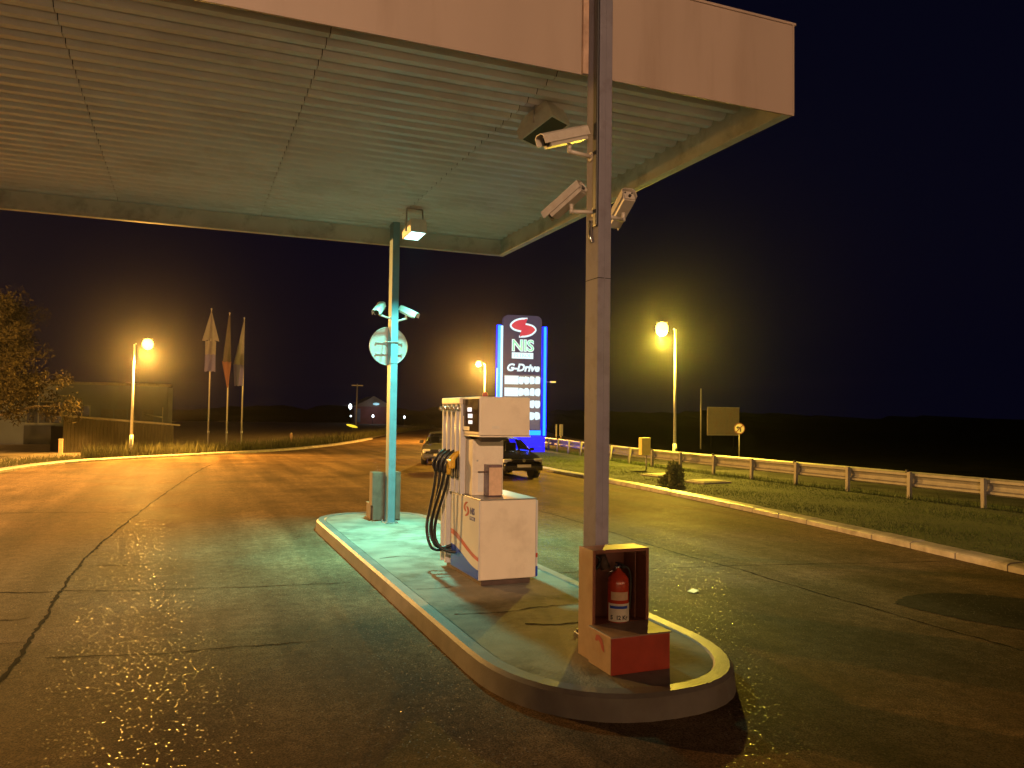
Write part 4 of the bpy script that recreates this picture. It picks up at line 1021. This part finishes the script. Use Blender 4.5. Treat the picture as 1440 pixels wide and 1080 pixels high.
# info board and no-left-turn sign across the road
ib = thing('road_board', 'faded beige information board on posts across the road', 'sign board', (36.4, 48.0, -.06))
MB().bbox(-1.42, 1.42, -.03, .03, 1.02, 3.08, .012).build('panel', 'board', ib)
for z in (1.03, 3.05): MB().bbox(-1.43, 1.43, -.045, -.031, z-.03, z+.03, .006).build('edge_frame', 'galvanised', ib)
for x_ in (-1.9, ): MB().cyl((x_, .1, 0), (x_, .1, 4.4), .05, n=8).build('post', 'galvanised', ib)
for x_ in (-1.0, 1.0): MB().cyl((x_, .1, 0), (x_, .1, 3.1), .04, n=8).build('post', 'tar', ib)
def arc_pts(cx, cz, r_, a0, a1, n): return [(cx+r_*cos(a0+(a1-a0)*i/n), cz+r_*sin(a0+(a1-a0)*i/n)) for i in range(n+1)]
nt_ = thing('no_turn_sign', 'round white sign with black left-turn arrow on thin post', 'road sign', (27.6, 35.0, -.06), rad(-20))
MB().cyl((0, .03, 0), (0, .03, 2.0), .028, n=10).build('post', 'galvanised', nt_)
zc = 1.74
dsc = MB().cyl((0, 0, zc), (0, -.01, zc), .30, n=40).build('disc', 'sign_white', nt_)
rg = MB(); o_ = arc_pts(0, zc, .298, 0, 2*pi, 40)[:-1]; i_ = arc_pts(0, zc, .25, 0, 2*pi, 40)[:-1]
rg.add([(a, -.013, c) for a, c in o_]+[(a, -.013, c) for a, c in i_], [(i, (i+1) % 40, 40+(i+1) % 40, 40+i) for i in range(40)]); rg.build('red_rim', 'sign_red', nt_)
ar = MB(); arw = [(.09, -.17), (.09, .0)]+arc_pts(.0, .0, .09, 0, pi/2, 6)[1:]+[(-.06, .09), (-.06, .15), (-.19, .055), (-.06, -.04), (-.06, .02), (.0, .02)]+[(.02, .0), (.02, -.17)]
ar.prism([(a, c+zc) for a, c in arw], lambda a, c, d: V(a, d, c), -.0135, -.016); ar.build('arrow', 'ink', nt_)
sl = MB(); sl.prism([(-.21, -.17), (-.17, -.21), (.21, .17), (.17, .21)], lambda a, c, d: V(a, d, c+zc), -.0165, -.018); sl.build('red_slash', 'sign_red', nt_)

ds = thing('lit_panel_sign', 'small pale sign panel standing beyond the price pylon', 'sign', (26.5, 55.0, -.06))
MB().bbox(-.02, .26, -.03, .03, .75, 1.62, .03).build('panel', 'sign_white', ds)
MB().bbox(-.34, -.24, -.03, .03, .72, 1.62, .02).build('narrow_panel', 'sign_white', ds)
for x_ in (-.29, .12): MB().cyl((x_, .03, 0), (x_, .03, .8), .025, n=8).build('post', 'galvanised', ds)
lp = thing('litter', 'scrap of pale paper on the asphalt right of island', 'litter', (6.216, 8.816, .006), .5)
MB().add([(-.09, -.05, 0), (.0, -.07, .012), (.10, -.03, .004), (.09, .05, .015), (-.01, .06, .004), (-.1, .04, .01)], [(0, 1, 4, 5), (1, 2, 3, 4)]).build('paper_scrap', 'paper', lp)

# ================================================================== LEFT SIDE: SHED, HOUSE, TREE, FLAGS
sh = thing('timber_shed', 'weathered plank shed with sloping roof behind left street lamp', 'shed', (-3.2, 46.2, .08), math.atan2(2.3, 4.6)*.9)
n = 32; Wd = 5.5; hp0, hp1 = 1.80, 1.36
for i in range(n):
    x0 = -Wd/2+i*Wd/n; h = hp0+(hp1-hp0)*(i+.5)/n; j = random.uniform(-.012, .012)
    MB().box(x0+.006, x0+Wd/n-.006, -.02+j, .005+j, -.05, h-random.uniform(0, .03)).build('plank', 'wood', sh)
MB().box(-Wd/2, Wd/2, .02, 1.9, -.05, 1.30).build('inner_wall', 'dark_gap', sh)
for i in range(10):
    MB().box(Wd/2+.002, Wd/2+.025, .05+i*.19, .05+i*.19+.18, -.05, 1.32).build('plank', 'wood', sh)
rf = MB(); rf.add([V(-Wd/2-.25, -.25, hp0+.02), V(Wd/2+.25, -.25, hp1-.02), V(Wd/2+.25, 2.1, hp1+.05), V(-Wd/2-.25, 2.1, hp0+.09),
                   V(-Wd/2-.25, -.25, hp0+.10), V(Wd/2+.25, -.25, hp1+.06), V(Wd/2+.25, 2.1, hp1+.13), V(-Wd/2-.25, 2.1, hp0+.17)],
                  [(0, 1, 2, 3), (4, 5, 6, 7), (0, 1, 5, 4), (1, 2, 6, 5), (2, 3, 7, 6), (3, 0, 4, 7)]); rf.build('roof', 'shed_roof', sh)

hs = thing('low_house', 'long grey house with flat roof behind the timber shed', 'house', (-5.2, 56.0, .05), rad(6))
MB().box(-5.5, 4.0, 0, 6, 0, 3.75).build('wall', 'house_wall', hs)
MB().bbox(-5.7, 4.2, -.2, 6.2, 3.755, 3.92, .02).build('roof', 'shed_roof', hs)
def window(cx, z0, w, h, panes):
    wv = MB().box(cx-w/2, cx+w/2, -.03, -.005, z0, z0+h).build('window', 'house_window', hs)
    fr = MB()
    for a in (0, 1): fr.box(cx-w/2-.05, cx+w/2+.05, -.06, -.031, z0+a*h-.04, z0+a*h+.04)
    for i in range(panes+1): x_ = cx-w/2+w*i/panes; fr.box(x_-.035, x_+.035, -.058, -.0315, z0+.04, z0+h-.04)
    fr.build('frame', 'frame_white', wv)
window(-2.9, 1.3, 1.9, 1.35, 3); window(-.9, 1.55, .9, .9, 2)
for i in range(4):
    x_ = .15+i*.78
    MB().bbox(x_, x_+.7, -.05, -.004, .1, 2.25, .01).build('garage_leaf', 'door_grey', hs)
MB().bbox(-3.95, -2.3, -.04, -.004, .05, 1.2, .01).build('dark_doorway', 'house_window', hs)
MB().tube([(2.6, -.3, 1.95), (3.7, -.3, 1.75)], .05, 6).build('handrail', 'frame_white', hs)
MB().tube([(3.7, -.3, .1), (3.7, -.3, 2.4)], .03, 6).build('handrail_post', 'frame_white', hs)
MB().box(4.005, 4.3, -.1, .15, 0, 3.7).build('corner_pier', 'house_wall', hs)

bo = thing('bollard', 'short pale bollard at left corner of the shed', 'bollard', (-5.6, 43.6, .08), group='bollards')
MB().bbox(-.09, .09, -.09, .09, 0, .72, .02).build('post', 'timber_post', bo)
MB().bbox(-.1, .1, -.1, .1, .721, .75, .008).build('cap', 'concrete_slab', bo)
bo = thing('bollard', 'short reddish bollard on far kerb among weeds', 'bollard', (6.2, 52.6, .05), group='bollards')
MB().cyl((0, 0, 0), (0, 0, .82), .09, .085, 12).build('post', 'timber_post', bo)
MB().lathe([(.085, .821), (.09, .83), (.06, .87), (.001, .885)], n=12).build('cap', 'concrete_slab', bo)

# flags
def flag_pole(label, base, H, parts, seed, spread):
    t = thing('flagpole', label, 'flag', (base[0], base[1], .05), group='flagpoles')
    MB().cyl((0, 0, 0), (0, 0, H), .05, .025, 10).build('pole', 'lamp_pole', t)
    MB().lathe([(.02, H), (.045, H+.03), (.045, H+.06), (.01, H+.1)], n=10).build('finial', 'steel', t)
    MB().cyl((0, 0, .9), (0, 0, 1.05), .07, n=10).build('clamp', 'steel', t)
    rnd = random.Random(seed)
    ph = rnd.random()*6
    for (z1, z0, m, wa, wb) in parts:
        vs = []; nu, nv = 12, 10
        for j in range(nv+1):
            v = j/nv; z = z1+(z0-z1)*v; w = wa+(wb-wa)*v
            for i in range(nu+1):
                u = i/nu
                x_ = spread[0]*w*u+spread[1]*w*(1-u); y_ = .10*sin(u*9+ph+v*1.5)*min(1, w)-.06
                vs.append((x_, y_, z-.06*abs(sin(u*7+ph))))
        s = MB().add(vs, [(j*(nu+1)+i, j*(nu+1)+i+1, (j+1)*(nu+1)+i+1, (j+1)*(nu+1)+i) for j in range(nv) for i in range(nu)], True)
        s.build('flag_cloth', m, t, fix=False)
    return t
flag_pole('left flagpole with white and blue hanging flag', (1.15, 49.6), 8.15, [(8.1, 6.35, 'flag_white', .03, .85), (6.35, 5.55, 'flag_white', .55, .52), (5.55, 4.55, 'flag_blue', .52, .55)], 1, (.55, -.55))
flag_pole('middle flagpole with dark red limp flag', (2.12, 48.6), 7.85, [(7.8, 5.9, 'flag_dark', .05, .24), (5.9, 5.1, 'flag_dark', .26, .3), (5.1, 3.6, 'flag_red', .36, .05)], 2, (.45, -1.0))
flag_pole('right flagpole with narrow white and blue limp flag', (2.98, 49.4), 7.7, [(7.65, 5.0, 'flag_white', .02, .5), (5.0, 3.75, 'flag_blue', .5, .42)], 3, (.05, -1.1))

# tree at the left
tr = thing('tree', 'leafy tree at left edge lit warm by street light', 'tree', (-7.9, 41.0, .08))
tk = MB(); tk.tube([(0, 0, -.1), (.05, .05, 1.2), (-.05, .1, 2.6), (.1, 0, 4.0), (.0, .1, 5.6), (.05, 0, 7.2)], [.24, .19, .16, .12, .07, .02], 10)
limbs = []
rn = random.Random(5)
for k_ in range(26):
    z = 1.8+5.0*k_/26; a = k_*2.4+rn.uniform(-.3, .3); L = (3.1-.34*(z-2))*rn.uniform(.75, 1.05)
    p0 = V(0, 0, z); p1 = p0+V(cos(a)*L*.5, sin(a)*L*.5, L*.16); p2 = p0+V(cos(a)*L, sin(a)*L, L*.22-.15)
    tk.tube([p0, p1, p1.lerp(p2, .6)], [.06, .035, .010], 6); limbs.append((p0, p1, p2))
tk.build('trunk', 'bark', tr)
clumps = []
for p0, p1, p2 in limbs:
    for q in range(5):
        u = rn.uniform(.2, .88); c = p0.lerp(p1, u*2) if u < .5 else p1.lerp(p2, (u-.5)*2)
        clumps.append((c+V(rn.gauss(0, .28), rn.gauss(0, .28), rn.gauss(0, .2)), rn.uniform(.4, .8)))
def tree_fn():
    c, r_ = random.choice(clumps); d = V(random.gauss(0, 1), random.gauss(0, 1), random.gauss(0, .75))
    d = d.normalized()*r_*random.random()**.45; return c+d, d.normalized()
leaf_cloud(26000, tree_fn, .07, .17).build('crown', 'leaf', tr, fix=False)

# ================================================================== FAR LIGHTS
fh = thing('far_house', 'distant dim house with lit roof lamp beyond the road', 'house', (32.5, 150, 0))
MB().box(-3.0, 3.6, 0, 6, 0, 3.4).build('wall', 'far_wall_red', fh)
MB().add([(-3.4, -.5, 3.4), (4.0, -.5, 3.4), (.3, -.5, 5.4), (-3.4, 6.4, 3.4), (4.0, 6.4, 3.4), (.3, 6.4, 5.4)], [(0, 1, 2), (3, 4, 5), (0, 2, 5, 3), (1, 2, 5, 4), (0, 1, 4, 3)]).build('roof', 'shed_roof', fh)
MB().box(-3.2, -2.2, -.25, -.05, .4, 3.0).build('lit_window', 'far_wall_blue', fh)
MB().lathe([(.001, -.25), (.5, -.15), (.65, 0), (.5, .15), (.001, .25)], (.6, -1.0, 3.9), 14).build('lamp', 'far_cyan', fh)
ld = bpy.data.lights.new('house_lamp', 'POINT'); ld.energy = 70; ld.color = (.8, .8, 1.0); ld.shadow_soft_size = .3
lo = bpy.data.objects.new('house_lamp', ld); COL.objects.link(lo); lo.parent = fh; lo.location = (.4, -3.0, 2.6)
def far_lamp(label, loc, h, r_, m='far_light', sx=1.0, sz=1.0):
    t = thing('distant_lamp', label, 'lamp', (loc[0], loc[1], 0), group='distant lamps')
    MB().cyl((0, .2, -.06), (0, .2, loc[2]), .06, n=6).build('post', 'tar', t)
    pr = [(.001, -r_*sz), (r_*.7*sx, -r_*.7*sz), (r_*sx, 0), (r_*.7*sx, r_*.7*sz), (.001, r_*sz)]
    MB().lathe(pr, (0, 0, loc[2]), 10).build('globe', m, t)
far_lamp('tall white distant lamp left of the far house', (28.4, 150, 3.35), 0, .32, sz=1.7)
far_lamp('tiny white distant lamp low left of far house', (28.55, 150, 1.55), 0, .17)
far_lamp('tiny white distant lamp in front of far house', (32.1, 147, 1.6), 0, .22, sz=1.3)
far_lamp('single tiny white lamp right of the far column', (38.9, 150, 1.45), 0, .2, sz=1.4)
up = thing('utility_pole', 'thin dark utility pole left of the far column', 'utility pole', (21.65, 110, -.06))
MB().cyl((0, 0, 0), (.1, 0, 6.3), .11, .08, 8).build('pole', 'lamp_pole', up)
MB().bbox(-.7, .9, -.06, .06, 6.0, 6.14, .02).build('cross_arm', 'lamp_pole', up)
ys = thing('yellow_sign', 'small glowing yellow oblong sign low beside utility pole', 'sign', (19.2, 100, -.06), 0)
s = MB(); s.prism([(.75*cos(2*pi*i/20)*.95, .16*sin(2*pi*i/20)-.17*cos(2*pi*i/20)) for i in range(20)], lambda a, c, d: V(a, d, c+.62), -.04, .04); s.build('panel', 'yellow_lit', ys)
MB().cyl((.1, .08, 0), (.1, .08, .5), .04, n=8).build('post', 'galvanised', ys)

# dark wooded hills that close the view
for hname, x0, x1, y0, hmax, sd in (('hills', -320, 520, 420, 4.5, 3), ('hills', 60, 640, 300, 2.5, 8)):
    rn = random.Random(sd); n = 120; vs = []
    for i in range(n+1):
        u = i/n; x_ = x0+(x1-x0)*u
        z_ = hmax*(.45+.3*sin(u*7+sd)+.2*sin(u*17+sd*2))*min(1, u*6, (1-u)*6)+rn.uniform(0, 3.5)
        vs += [(x_, y0-40*u if sd == 8 else y0, -1), (x_, y0+14, max(1.5, z_*.6)), (x_, y0+60, max(2, z_))]
    fs = [(3*i+k, 3*i+3+k, 3*i+4+k, 3*i+1+k) for i in range(n) for k in (0, 1)]
    tag(MB().add(vs, fs, False).build(hname, 'soil'), kind='structure')
# ================================================================== NIGHT HAZE
hz = MB().box(-110, 130, -60, 260, -1.2, 10.6).build('haze', 'tar')
hm = bpy.data.materials.new('haze_air'); hm.use_nodes = True; hn = hm.node_tree; hn.nodes.clear()
pv = hn.nodes.new('ShaderNodeVolumePrincipled'); pv.inputs['Density'].default_value = 0.00020; pv.inputs['Anisotropy'].default_value = 0.95
pv.inputs['Color'].default_value = (0.9, 0.9, 0.92, 1)
ho = hn.nodes.new('ShaderNodeOutputMaterial'); hn.links.new(pv.outputs[0], ho.inputs['Volume'])
hz.data.materials.clear(); hz.data.materials.append(hm); hz['kind'] = 'stuff'; hz['label'] = 'thin damp night haze around the lamps'
